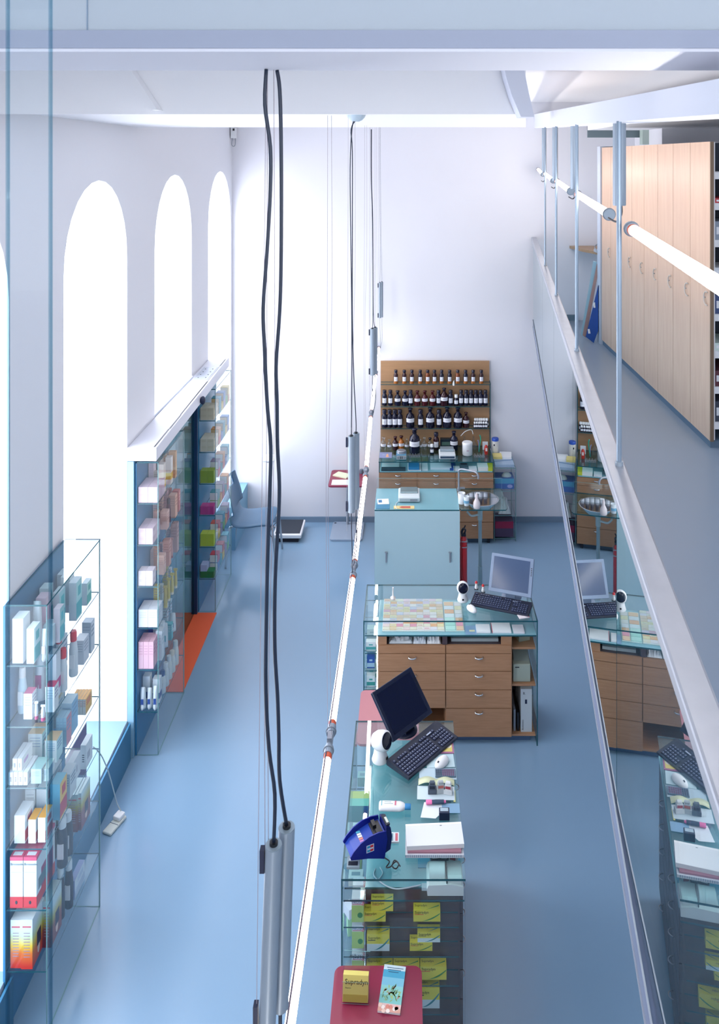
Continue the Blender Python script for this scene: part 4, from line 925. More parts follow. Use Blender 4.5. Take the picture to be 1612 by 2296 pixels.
# ================================================================== BOTTLES
amber = paint('7A3A12', .12); brown = paint('32101A', .12); darkb = paint('14142E', .15); clear = glassmat('bottle_glass', (.86, .88, .90), 1.6); lab = paint('E6E8F0', .6); amb2 = paint('A8601E', .15); redb = paint('4A1018', .12)
BOT = {}
def bottle(kind, loc, label, group, body=darkb, liquid=None, cap=None, sc=1.0):
    key = (kind, body.name, cap.name if cap else '', sc)
    r, h = {'slim': (.026, .155), 'jar': (.032, .15), 'jug': (.048, .22), 'mini': (.016, .07)}[kind]
    r *= sc; h *= sc
    t = thing('apothecary_bottle' if kind != 'mini' else 'dropper_bottle', loc, label, 'bottle', group, world=False)
    if key not in BOT:
        if kind == 'slim': pr = [(r*.9, 0), (r, .004), (r, h*.62), (r*.85, h*.70), (r*.55, h*.76), (r*.52, h*.80)]; cp = [(r*.75, h*.80), (r*.78, h*.98), (r*.7, h)]
        elif kind == 'jar': pr = [(r*.92, 0), (r, .005), (r, h*.52), (r*.8, h*.64), (r*.42, h*.70), (r*.40, h*.80), (r*.55, h*.82)]; cp = [(r*.3, h*.82), (r*.38, h*.86), (r*.66, h*.93), (r*.62, h*.99), (r*.3, h)]
        elif kind == 'jug': pr = [(r*.94, 0), (r, .005), (r, h*.55), (r*.86, h*.66), (r*.42, h*.74), (r*.36, h*.82), (r*.5, h*.84)]; cp = [(r*.3, h*.84), (r*.3, h*.88), (r*.56, h*.94), (r*.52, h*.99), (r*.2, h)]
        else: pr = [(r*.9, 0), (r, .003), (r, h*.55), (r*.6, h*.68), (r*.55, h*.72)]; cp = [(r*.72, h*.72), (r*.72, h*.97), (r*.6, h)]
        glassb = B().lathe(pr, (0, 0, 0), body, 20)
        capb = B().lathe(cp, (0, 0, 0), cap or body, 16)
        lb = B(); n = 7; wa = .85 if kind in ('slim', 'mini') else 1.15; z0, z1 = (h*.18, h*.50) if kind in ('slim', 'mini') else (h*.30, h*.50)
        v = []
        for i in range(n+1):
            a = -math.pi/2-wa+2*wa*i/n; v += [((r+.0008)*math.cos(a), (r+.0008)*math.sin(a), z0), ((r+.0008)*math.cos(a), (r+.0008)*math.sin(a), z1)]
        lb.add(v, [(2*i, 2*i+2, 2*i+3, 2*i+1) for i in range(n)], lab, True)
        if kind != 'mini': lb.box(-r*.4, r*.35, -r-.0012, -r-.0010, (z0+z1)/2-.001, (z0+z1)/2+.0015, paint('6A6A86', .7))
        BOT[key] = [put('glass_body', glassb, t), put('stopper' if kind != 'slim' else 'cap', capb, t), put('paper_label', lb, t)]
        if liquid: BOT[key].append(put('contents', B().lathe([(r*1.004, .001), (r*1.004, h*.17)], (0, 0, 0), liquid, 20), t))
    else:
        for q in BOT[key]:
            c = q.copy(); COL.objects.link(c); c.parent = t
    return t
PX = lambda cx: (820+cx*.22333)
def row(cxs, z, Yr, names):
    for i, (cx, spec) in enumerate(cxs): 
        kind, body, cap, sc, liq, desc = spec
        x = (PX(cx)-916)/(F/Yr)
        bottle(kind, (x, Yr, z+.0005), names % (desc, ORD[i] if i < 12 else ['thirteenth', 'fourteenth', 'fifteenth', 'sixteenth', 'seventeenth', 'eighteenth', 'nineteenth'][i-12]), 'bottles on the tan board', body, liq, cap, sc)
Yr = 9.19
am = ('slim', brown, darkb, .98, amb2, 'dark brown bottle with amber base'); ao = ('slim', amber, darkb, .98, amb2, 'bright amber bottle'); an = ('slim', darkb, darkb, .98, amb2, 'near black bottle with amber base')
row([(302, am), (387, am), (463, am), (547, an), (622, ao), (690, am), (762, an), (842, an), (923, ao), (1002, an), (1078, am), (1160, am)], SZ[0], Yr, '%s on the highest glass shelf, %s from left')
sl = ('slim', darkb, darkb, 1.12, None, 'slim dark bottle'); ja = ('jar', darkb, darkb, 1.12, None, 'round shouldered dark bottle'); jr = ('jar', redb, redb, 1.12, None, 'reddish stoppered bottle')
row([(188, sl), (247, sl), (320, ja), (395, ja), (450, sl), (518, jr), (593, jr), (670, jr), (730, sl), (787, ('jug', brown, darkb, .9, None, 'tall brown stoppered bottle')), (852, sl), (907, ('mini', darkb, white_pl, 1.75, None, 'short bottle with white cap')), (957, sl), (1008, sl), (1057, sl), (1106, sl), (1153, sl), (1201, sl)], SZ[1], Yr, '%s on the second glass shelf, %s from left')
sb = ('slim', darkb, darkb, 1.3, None, 'tall slim dark bottle'); ju = ('jug', darkb, darkb, 1.03, None, 'big dark stoppered jug')
row([(188, sb), (240, sb), (291, sb), (342, sb), (447, ('jug', darkb, darkb, 1.0, None, 'dark stoppered jug')), (550, sb), (647, ju), (735, sb), (817, ju), (925, ju), (1007, ('jug', brown, brown, .78, None, 'small brown stoppered jug'))], SZ[2], Yr, '%s on the third glass shelf, %s from left')
mc = [1095, 1117, 1140, 1160, 1185, 1210]
for j in range(2):
    for i, cx in enumerate(mc):
        bottle('mini', ((PX(cx+(6 if j else 0))-916)/(F/(9.16+.05*j)), 9.165+.05*j, SZ[2]+.0005), 'tiny white capped bottle, %s row, %s from left on the third shelf' % (('front', 'back')[j], ORD[i]), 'tiny white capped bottles', darkb, None, white_pl, 1.0+.35*j)
ZC = .9008
cl = ('jar', clear, clear, .95, None, 'clear glass stoppered jar'); Y2 = 9.12
row([(178, cl), (237, ('jar', clear, clear, .8, None, 'small clear glass jar')), (297, ('jar', brown, brown, 1.0, None, 'dark brown round jar')), (357, ('jar', amb2, brown, 1.05, None, 'orange amber round jar')), (412, ('jar', clear, clear, .85, None, 'small clear jar beside the amber one')), (545, ('jar', clear, clear, .8, None, 'small clear jar behind the black jug')), (588, ('jar', clear, clear, .95, None, 'clear stoppered jar')), (645, ('jar', clear, darkb, .9, None, 'clear jar with dark stopper')), (706, ('slim', brown, darkb, 1.25, None, 'brown slim bottle')), (885, ('jug', darkb, darkb, .95, None, 'wide dark stoppered jug'))], ZC, Y2, '%s standing on the cabinet top, %s from left')
bottle('jug', ((PX(490)-916)/(F/9.02), 9.03, ZC), 'big black stoppered jug standing forward on the cabinet top', 'bottles on the tan board', darkb, None, darkb, 1.25)
bottle('mini', ((PX(664)-916)/(F/9.0), 9.0, ZC), 'white dropper bottle with dark body in front of the brown bottle', 'bottles on the tan board', darkb, None, white_pl, 1.5)
def flask(loc, label):
    b = B().lathe([(.045, 0), (.050, .006), (.034, .06), (.012, .10), (.011, .135), (.014, .14)], (0, 0, 0), clear, 24)
    return local('glass_flask', b, loc, 0, label, 'flask', 'clear conical flasks')
flask((.635, 9.15, ZC), 'clear conical flask behind the white canister, left'); flask((.74, 9.15, ZC), 'clear conical flask behind the white canister, right')
local('glass_tubing', B().tube([(-.05, 0, .0), (0, 0, .05), (.07, 0, .07), (.09, 0, .02)], .004, white_pl), (.645, 9.15, ZC+.145), 0, 'bent white tube joining the two clear flasks', 'tube')
t = thing('white_canister', (.657, 8.97, ZC), 'white lidded plastic canister on the back cabinet top', 'canister', world=False)
put('body', B().lathe([(.052, 0), (.056, .005), (.056, .115)], (0, 0, 0), white_pl, 32), t); put('lid', B().lathe([(.058, .115), (.058, .135), (.052, .142)], (0, 0, 0), white_pl, 32), t); put('print', B().box(-.012, .012, -.0575, -.0568, .055, .065, paint('B898A8')), t)
local('red_bottle', B().lathe([(.018, 0), (.020, .005), (.020, .08), (.012, .10)], (0, 0, 0), paint('C8362A', .35), 18).box(-.010, .010, -.021, -.0195, .04, .075, paint('EADADA')), (.868, 8.98, ZC), 0, 'bright red bottle at the right end of the cabinet top', 'bottle')
local('brush_holder', B().lathe([(.012, 0), (.014, .05)], (0, 0, 0), clear, 14).tube([(0, 0, .01), (.01, 0, .08), (.02, 0, .16), (.01, 0, .20)], .007, paint('2F9A80', .5)).tube([(0, .01, .01), (.0, .01, .10), (-.01, .01, .14)], .005, paint('8A94C8', .5)), (.790, 9.02, ZC), 0, 'green handled brush standing in a clear glass on the cabinet', 'brush')
def rack(loc, label):
    b = B()
    for k in range(4):
        b.tube([(-.06+.03*k, -.02, 0.002), (-.05+.03*k, -.02, .03), (-.035+.03*k, -.02, .004)], .0018, steel, 6, sub=2); b.tube([(-.06+.03*k, .02, .002), (-.05+.03*k, .02, .03), (-.035+.03*k, .02, .004)], .0018, steel, 6, sub=2)
    b.rod((-.06, -.02, .004), (.06, -.02, .004), .002, steel, 8).rod((-.06, .02, .004), (.06, .02, .004), .002, steel, 8).rod((.055, -.02, .004), (.055, -.02, .05), .0015, steel, 6)
    return local('wire_rack', b, loc, 0, label, 'rack', 'wire racks')
rack((.066, 8.90, ZC), 'small zigzag wire rack left on the cabinet top'); rack((.785, 8.90, ZC), 'small zigzag wire rack right on the cabinet top')
t = thing('heating_plate', (-.080, 8.875, ZC), 'small blue hot plate with dials at the left of the cabinet', 'hot plate', world=False)
put('base', B().box(-.055, .055, -.075, .06, .004, .055, paint('5A90B0', .4)), t, bevel=.003)
put('control_panel', B().box(-.054, .054, -.0775, -.0755, .008, .05, paint('B8C4C8', .3, .4)).box(-.012, -.004, -.079, -.0775, .015, .042, dark).box(.006, .014, -.079, -.0775, .015, .042, dark), t)
for xx in (-.034, .034): put('dial', B().rod((xx, -.0775, .03), (xx, -.086, .03), .011, grey_pl, 18), t)
put('plate', B().lathe([(.05, .056), (.052, .060), (.04, .068), (.05, .076), (.05, .082), (.03, .084)], (0, 0, 0), steel, 28), t)
t = thing('bench_scale', (.427, 8.91, ZC), 'white pharmacy scale with a wide display on the cabinet top', 'scale', world=False)
put('housing', B().box(-.090, .090, -.10, .09, .003, .055, paint('D8E0E4', .35)), t, bevel=.010)
put('weighing_plate', B().box(-.075, .075, -.01, .08, .056, .085, paint('A3B2BC', .3, .4)), t, bevel=.004)
put('display', B().box(-.078, .078, -.1025, -.1005, .018, .038, paint('3A5068', .2)), t)
# papers on the cabinet top and inside its display
paperthing('picture_leaflet', -.322, -.185, 8.86, 9.03, ZC, .003, paint('8C93B8', .5), 'lilac leaflet with an orange figure on the cabinet top', 'leaflet', deco=lambda b, w, d, h: b.prism([(.0, -d*.7), (.035, -d*.7), (.025, d*.4), (.01, d*.4)], h, h+.0005, paint('E8A880'), axis='z').box(-.04, .03, d*.1, d*.14, h, h+.0006, paper))
def cp(name, cx0, cx1, cy0, cy1, col, label, z=.7905, h=.006, rot=0, cat='paper', deco=None):
    y_ = lambda cy: 790+cy*.22333
    p0 = atz(PX(cx0), y_(cy1), z+h); p1 = atz(PX(cx1), y_(cy0), z+h)
    ya = max(p0.y, 8.775); paperthing(name, p0.x, p1.x+.0, ya, min(max(p1.y, ya+.04), 9.19), z, h, paint(col, .6), label, cat, rot, deco=deco)
cp('form_sheets', 160, 340, 1010, 1150, 'BCDDE0', 'pale teal forms in the left compartment of the back cabinet', deco=textlines('D07A90', 5))
cp('dark_folder', 155, 400, 1150, 1185, '23404C', 'dark folder at the front of the left compartment', h=.02, cat='folder')
cp('white_form', 420, 620, 1110, 1180, 'DCE6EC', 'white forms beneath the blue box in the back cabinet', h=.008, deco=textlines('C890A8', 4))
cp('green_leaflet', 450, 620, 1020, 1085, 'A8C89A', 'green leaflet in the left centre of the back cabinet', cat='leaflet')
cp('blue_box', 430, 535, 1105, 1160, '2E86BC', 'bright blue box lying on white forms in the back cabinet', z=.799, h=.022, cat='box')
cp('white_binder', 650, 840, 1010, 1160, 'D2E4EE', 'white binder in the middle compartment of the back cabinet', h=.02, cat='binder')
cp('blue_binder', 845, 890, 1050, 1170, '2450A0', 'blue binder edge beside the white binder', h=.018, cat='binder')
cp('white_carton', 885, 940, 1140, 1180, 'E2E8EC', 'small white carton left of the calculator in the cabinet', h=.02, cat='carton')
cp('pocket_calculator', 950, 1020, 1110, 1160, '5E7484', 'small grey calculator in the right compartment of the back cabinet', h=.012, cat='calculator', deco=lambda b, w, d, h: b.box(-w*.8, w*.8, d*.3, d*.8, h, h+.001, dark))
cp('white_carton', 1040, 1110, 1140, 1180, 'E8EAEE', 'small white carton right of the calculator in the cabinet', h=.02, cat='carton')
cp('white_carton', 1135, 1215, 1100, 1180, 'E4E8E4', 'bigger white carton at the right end of the cabinet display', h=.04, cat='carton')
cp('yellow_carton', 1225, 1262, 1100, 1170, 'C8CC3C', 'lime yellow carton at the far right of the cabinet display', h=.035, cat='carton')
local('envelope_stack', B().box(-.03, .03, -.004, .004, 0, .09, paint('E4E8EE', .6)), (.87, 9.12, ZC), 0, 'white envelope standing upright behind the red bottle', 'envelope')
local('dark_box', B().box(-.085, .085, -.03, .03, 0, .10, paint('1C2E3A', .4)).box(-.07, .07, -.032, -.03, .03, .07, paint('5A7A70', .4)).box(-.02, .02, -.033, -.0305, .005, .02, paint('B8C070', .5)), (.45, 9.20, ZC+.0), 0, 'dark teal equipment box behind the pharmacy scale', 'box')
b = B().lathe([(.010, 0), (.012, .01), (.009, .03), (.004, .055)], (0, 0, 0), white_pl, 14).tube([(0, .0, .045), (.02, .0, .065), (.03, 0, .06)], .002, grey_pl)
local('porcelain_tag', b, (.512, 9.105, SZ[0]-.003), 0, 'small white porcelain drop at the edge of the highest shelf', 'ornament')

# ---------------- glass trolley right of the cabinet
t = thing('glass_side_rack', (.935, 8.80, 0), 'clear glass side rack with four levels right of the back cabinet', 'rack')
for x in (.94, 1.175): gl_panel(t, 'side_glass', x, x+.006, 8.82, 9.22, .002, .80, glass_soft, edge_lt)
for z in (.80, .55, .28, .03): gl_panel(t, 'glass_shelf', .947, 1.174, 8.82, 9.22, z, z+.006, glass_soft, edge_lt)
zt = .8065
paperthing('magazine_stack', .955, 1.165, 8.84, 9.05, zt, .03, paint('9DB4CC', .5), 'stack of pale blue magazines on the top of the glass rack', 'magazines', deco=lambda b, w, d, h: b.prism([(-w, -.02), (w, .03), (w, .05), (-w, .0)], h, h+.0006, paint('5A7FA8'), axis='z'))
paperthing('paper_sheets', 1.03, 1.165, 9.0, 9.18, zt+.0305, .02, paper, 'white sheets at the right back of the glass rack top', 'paper', rot=-.12)
paperthing('yellow_folder', .95, 1.05, 9.0, 9.12, zt+.0312, .025, paint('E8D88A', .6), 'pale yellow folder at the left of the glass rack top', 'folder')
t = thing('storage_jar', (.99, 9.17, zt+.001), 'white cylindrical jar with a bright blue lid behind the magazines', 'jar', world=False)
put('body', B().lathe([(.036, 0), (.038, .18)], (0, 0, 0), paint('E4E4E0', .4), 28), t); put('lid', B().lathe([(.039, .18), (.039, .205), (.035, .21)], (0, 0, 0), paint('2452B8', .35), 28), t); put('mark', B().box(-.022, -.010, -.0395, -.0385, .13, .15, navy), t)
local('tissue_box', B().box(-.105, .105, -.09, .09, 0, .115, paint('4E74B8', .4)).box(-.105, .105, -.0905, -.09, .06, .115, paint('5AA4C8', .4)).ell((.03, -.02, .115), .055, .04, .045, paint('BFD4D4', .7), seg=12, rings=8).ell((.06, -.0905, .03), .03, .001, .02, paint('A8B0E0', .5)), (1.06, 8.96, .5565), 0, 'blue and violet tissue box with a tissue on the second rack level', 'tissue box')
crumple('crumpled_bag', .99, 1.13, 8.85, 9.0, .2865, .16, paint('B8C4C8', .6), 'pale crumpled plastic bag on the third level of the glass rack', 'bag', seed=9)
simple('dark_red_box', 1.055, 8.96, .0365, .20, .22, .17, paint('4A3A58', .5), 'dark box with a wine red band at the bottom of the glass rack', 'box', deco=lambda b, w, d, h: b.box(-w/2, w/2, -d/2-.0005, -d/2, h*.55, h, paint('8A1440', .4)))

# ---------------- chair
t = thing('side_chair', (-1.62, 8.45, 0), 'grey blue moulded shell chair on thin chrome legs by the back wall', 'chair', world=False)
pr = [(-.28, .87), (-.268, .80), (-.235, .68), (-.215, .58), (-.195, .50), (-.16, .455), (-.10, .44), (.0, .445), (.10, .458), (.18, .462), (.225, .452)]
def spl(P, n=5):
    o = []
    for i in range(len(P)-1):
        a, b_, c, d = P[max(i-1, 0)], P[i], P[i+1], P[min(i+2, len(P)-1)]
        for k in range(n):
            q = k/n; o.append(tuple(.5*((2*b_[j])+(c[j]-a[j])*q+(2*a[j]-5*b_[j]+4*c[j]-d[j])*q*q+(3*b_[j]-a[j]-3*c[j]+d[j])*q**3) for j in (0, 1)))
    return o+[P[-1]]
pr = spl(pr); b = B(); shell = paint('456C8B', .4); nv = 13; v = []; N = len(pr)
for i, (x, z) in enumerate(pr):
    f = i/(N-1); hw = .225*(1-.28*max(0, 1-f*3.2)**1.5-.06*max(0, (f-.9)*10))
    for j in range(nv):
        u = -1+2*j/(nv-1); cup_ = .035*u*u*(1 if f < .35 else -.35); dz = .018*abs(u)**3*(1 if f > .4 else 0)
        v.append((x+cup_, u*hw, z-dz))
fs = [(i*nv+j, i*nv+j+1, (i+1)*nv+j+1, (i+1)*nv+j) for i in range(N-1) for j in range(nv-1) if not (2 <= i <= 6 and 3 <= j <= 8)]
b.add(v, fs, shell, True); sh = put('shell', b, t); md = sh.modifiers.new('solid', 'SOLIDIFY'); md.thickness = .009; md.offset = 0
for x, y in ((-.24, -.20), (-.24, .20), (.24, -.20), (.24, .20)):
    sx = 1 if x > 0 else -1
    put('leg', B().tube([(x*.55, y*.75, .425), (x*.85, y*.97, .415), (x*.93, y, .38), (x*1.08, y*1.03, .001)], .011, paint('AEB8C2', .3, .5), 10), t)
put('under_frame', B().tube([(-.12, -.14, .42), (.12, -.14, .425)], .009, chrome, 8, sub=1).tube([(-.12, .14, .42), (.12, .14, .425)], .009, chrome, 8, sub=1), t)
# ---------------- floor scale with column
t = thing('floor_scale', (-1.33, 8.98, 0), 'medical floor scale with a black platform and white upright display column', 'scale', world=False)
put('platform', B().box(-.155, .155, -.20, .18, .05, .09, white_pl), t, bevel=.008); put('mat', B().box(-.135, .135, -.165, .165, .0905, .094, paint('2C3440', .7)), t); put('underside', B().box(-.13, .12, -.17, .15, .001, .049, paint('101425', .5)), t)
put('column', B().rod((-.25, .17, .03), (-.25, .17, .78), .011, paint('B8BEC6', .3, .5)).rod((-.25, .17, .03), (-.15, .10, .03), .011, grey_pl), t)
put('display', B().box(-.07, .06, -.05, .05, -.012, .012, white_pl, Matrix.Translation((-.25, .15, .80)) @ Matrix.Rotation(.45, 4, 'X')).box(-.03, .03, -.03, .02, -.035, -.012, dark, Matrix.Translation((-.25, .16, .79))), t, bevel=.003)
put('cable', B().tube([(-.15, -.05, .03), (-.19, -.09, .02), (-.21, -.03, .06), (-.16, .02, .12), (-.13, .05, .10)], .004, dark), t)
# ---------------- power strip and cord on the floor
p = atz(257, 1845, .02)
t = thing('power_strip', (p.x, p.y, 0), 'white power strip lying on the floor near the left wall', 'power strip', rot=math.radians(-20), world=False)
put('base', B().box(-.032, .032, -.075, .075, .001, .018, paint('D6DCD6', .4)), t, bevel=.006); put('plug', B().box(-.028, .025, .015, .07, .019, .045, white_pl), t, bevel=.006); put('seam', B().box(-.031, .031, -.006, -.004, .018, .021, grey_pl), t)
A_ = [Vector((p.x+.02, p.y+.07, .03)), at(262, 1800, 5.08), at(252, 1762, 4.95), at(241, 1725, 4.80), at(226, 1692, 4.66), at(209, 1674, 4.56)]
whole('extension_lead', B().tube(A_, .0035, paint('C8D4D4', .4)), A_[1], 'pale cord running from the power strip up to the window sill', 'cord')
# ================================================================== LEFT WALL: glass cases and door header
LV = [1.774, 1.48, 1.187, .894, .60, .305]
LVN = ['top', 'second', 'third', 'fourth', 'fifth', 'lowest']
def case(Ya, Yb2, xa, xb, label, back=True, panel=False):
    t = thing('glass_case', (xa, Ya, 0), label, 'display case', 'glass display cases on the left wall')
    put('side_glass', B().gbox(xa, xb, Ya, Ya+.006, .002, 2.060, glass_soft, edge_lt), t)
    put('side_glass', B().gbox(xa, xb, Yb2-.006, Yb2, .002, 2.060, glass_soft, edge_lt), t)
    put('front_glass', B().gbox(xb-.006, xb, Ya+.007, Yb2-.007, .002, 2.060, glass_soft, edge_lt), t)
    put('top_glass', B().gbox(xa, xb, Ya, Yb2, 2.061, 2.069, glass, edge), t)
    for z in LV: put('shelf', B().gbox(xa+.001, xb-.007, Ya+.0065, Yb2-.0065, z-.007, z, glass_soft, edge), t)
    if back: put('back_glass', B().box(xa-.012, xa-.001, Ya, Yb2, .002, 2.060, paint('2F78A6', .3)), t)
    return t
case(3.85, 4.52, -1.933, -1.735, 'near glass display case of pharmacy goods on the left wall pier')
case(5.66, 6.32, -1.915, -1.765, 'middle glass display case of pink boxes under the near end of the white header')
case(7.45, 8.12, -1.945, -1.792, 'far glass display case of striped boxes beyond the orange mat')
# blue upright frame panel + white door header
whole('blue_side_panel', B().box(-1.974, -1.930, 5.635, 6.30, .002, 2.082, blue_panel, fm={'F': paint('8FBAD2', .35)}), (-1.95, 5.64, 0), 'pale blue upright panel between the window niche and the middle glass case', 'panel')
t = thing('door_header', (-1.9, 5.63, 2.085), 'long white sliding door header box with a black slot along its top', 'door header')
b = B(); v = []
def hx(Y, o): return o-(.0185 if o < -1.95 else .025)*(Y-5.63)
for Y in (5.63, 8.2): v += [(hx(Y, -1.974), Y, 2.086), (hx(Y, -1.768), Y, 2.086), (hx(Y, -1.768), Y, 2.18), (hx(Y, -1.974), Y, 2.18)]
b.add(v, [(0, 4, 5, 1), (1, 5, 6, 2), (2, 6, 7, 3), (3, 7, 4, 0), (0, 1, 2, 3), (7, 6, 5, 4)], paint('E2E4EE', .45)); put('housing', b, t, bevel=.003)
b = B()
def seg(o0, o1, Ya, Yc, z0, z1, m):
    v = []
    for Y in (Ya, Yc): v += [(hx(Y, o0), Y, z0), (hx(Y, o1), Y, z0), (hx(Y, o1), Y, z1), (hx(Y, o0), Y, z1)]
    b.add(v, [(0, 4, 5, 1), (1, 5, 6, 2), (2, 6, 7, 3), (3, 7, 4, 0), (0, 1, 2, 3), (7, 6, 5, 4)], m)
for Ya, Yc, o in ((5.65, 6.02, .0), (6.03, 6.35, .004), (6.36, 7.3, 0), (7.85, 8.1, .0)): seg(-1.792+o, -1.782+o, Ya, Yc, 2.1795, 2.1815, black)
seg(-1.789, -1.7865, 5.64, 8.19, 2.1795, 2.181, dark)
put('slot', b, t)
b = B(); seg(-1.93, -1.80, 7.35, 7.80, 2.1805, 2.184, paint('C6CEDA', .4, .3))
for Y in (7.42, 7.52, 7.62, 7.72):
    for o in (-1.90, -1.83): b.rod((hx(Y, o), Y, 2.184), (hx(Y, o), Y, 2.186), .006, dark, 10)
put('cover_plate', b, t)
put('sensor', B().ell((hx(6.95, -1.748), 6.95, 2.115), .022, .03, .036, navy).box(hx(6.95, -1.768), hx(6.95, -1.745), 6.93, 6.97, 2.10, 2.13, navy), t)
t = thing('sliding_door', (-1.90, 6.36, 0), 'glass sliding entrance door with a dark edge post behind the orange mat', 'door')
put('glass_leaf', B().gbox(-1.985, -1.977, 6.34, 7.40, .006, 2.084, glassmat('door_glass', (.55, .78, .82)), edge), t)
put('edge_post', B().box(-1.995, -1.950, 7.402, 7.435, .004, 2.084, paint('14335A', .35)), t)
whole('door_mat', B().box(-2.40, -1.776, 6.33, 7.43, .0005, .006, paint('E8623A', .7)), (-2, 6.9, 0), 'bright orange rectangular mat on the floor at the entrance door', 'mat')
# ------------------------------------------------------------------ goods
def good(kind, x, y, z, w, d, h, c, label, group, c2=None, deco=None, rot=0, top=None, right=None):
    m = paint(c, .5)
    if kind == 'box':
        fm = {}
        if top: fm['T'] = paint(top, .5)
        if right: fm['R'] = paint(right, .5)
        b = B().box(-w/2, w/2, -d/2, d/2, 0, h, m, None, fm)
        e = .0005
        if deco == 'band': b.box(-w/2-e, w/2+e, -d/2-e, d/2+e, h*.18, h*.42, paint(c2, .5))
        elif deco == 'edge': b.box(-w/2, w/2+e, -d/2-e, d/2, h*.93, h+e, paint(c2, .5)).box(w/2-.004, w/2+e, -d/2-e, d/2, 0, h*.93, paint(c2, .5))
        elif deco == 'tealside': b.box(w/2, w/2+e, -d/2, d/2, h*.05, h*.45, paint(c2, .5)).box(w/2, w/2+e, -d*.2, d*.3, h*.6, h*.85, paint(c2, .5))
        elif deco == 'lines':
            for k in range(4): b.box(-w*.36, w*.36, -d/2-e, -d/2, h*(.84-.1*k), h*(.86-.1*k), paint(c2, .7))
            for k in range(3): b.box(w/2, w/2+e, -d*.36, d*.3, h*(.80-.14*k), h*(.86-.14*k), paint(c2, .7))
        elif deco == 'code':
            for k in range(4): b.box(-w*.2, w*.2, -d/2-e, -d/2, h*(.3+.09*k), h*(.34+.09*k), paint('3A4254', .7))
            b.box(w/2, w/2+e, -d*.3, d*.1, h*.3, h*.6, paint(c2 or 'B090B8', .5))
        return local('carton', b, (x, y, z), rot, label, 'carton', group)
    if kind == 'pouch':
        b = B(); n = 10; v = []; fs = []
        for j in range(n+1):
            u = j/n; hw = w/2*(1-.12*u-.25*max(0, u-.75)*4*.5); th = d/2*(1-u)**.6+.002
            zz = h*u; v += [(-hw, 0, zz), (0, -th, zz), (hw, 0, zz), (0, th, zz)]
        for j in range(n):
            a = j*4; fs += [(a+k, a+(k+1) % 4, a+4+(k+1) % 4, a+4+k) for k in range(4)]
        fs += [(0, 3, 2, 1), (n*4, n*4+1, n*4+2, n*4+3)]; b.add(v, fs, m, True)
        b.box(-w*.25, w*.2, -d*.44, -d*.38, h*.25, h*.5, paint(c2 or 'C85A78', .5))
        return local('pouch', b, (x, y, z), rot, label, 'pouch', group)
    if kind == 'bottle':
        t = thing('bottle', (x, y, z), label, 'bottle', group, rot=rot, world=False); r = w/2
        put('body', B().lathe([(r*.9, 0), (r, .006), (r*.98, h*.55), (r*.8, h*.72), (r*.6, h*.78)], (0, 0, 0), m, 20), t)
        put('cap', B().lathe([(r*.72, h*.78), (r*.74, h*.95), (r*.62, h)], (0, 0, 0), paint(c2, .4), 18), t)
        put('label', B().box(-r*.6, r*.6, -r-.001, -r+.004, h*.2, h*.5, paint('E8ECF0' if c != 'E8ECF0' else 'C6CCD8', .6)), t)
        return t
    if kind == 'tube':
        b = B().lathe([(w*.42, 0), (w*.45, .02), (w*.40, .025), (w*.5, .03), (w*.3, h*.9)], (0, 0, 0), m, 14).box(-w*.5, w*.5, -.003, .003, h*.88, h, m).lathe([(w*.46, 0), (w*.44, .022)], (0, 0, 0), paint(c2 or 'C04A78', .4), 14)
        return local('tube', b, (x, y, z), rot, label, 'tube', group)
G1 = 'goods in the near glass case'; e_ = .0008
WH = 'D3DDE4'; TL = '5AB4BE'; BL = 'A9CFE0'
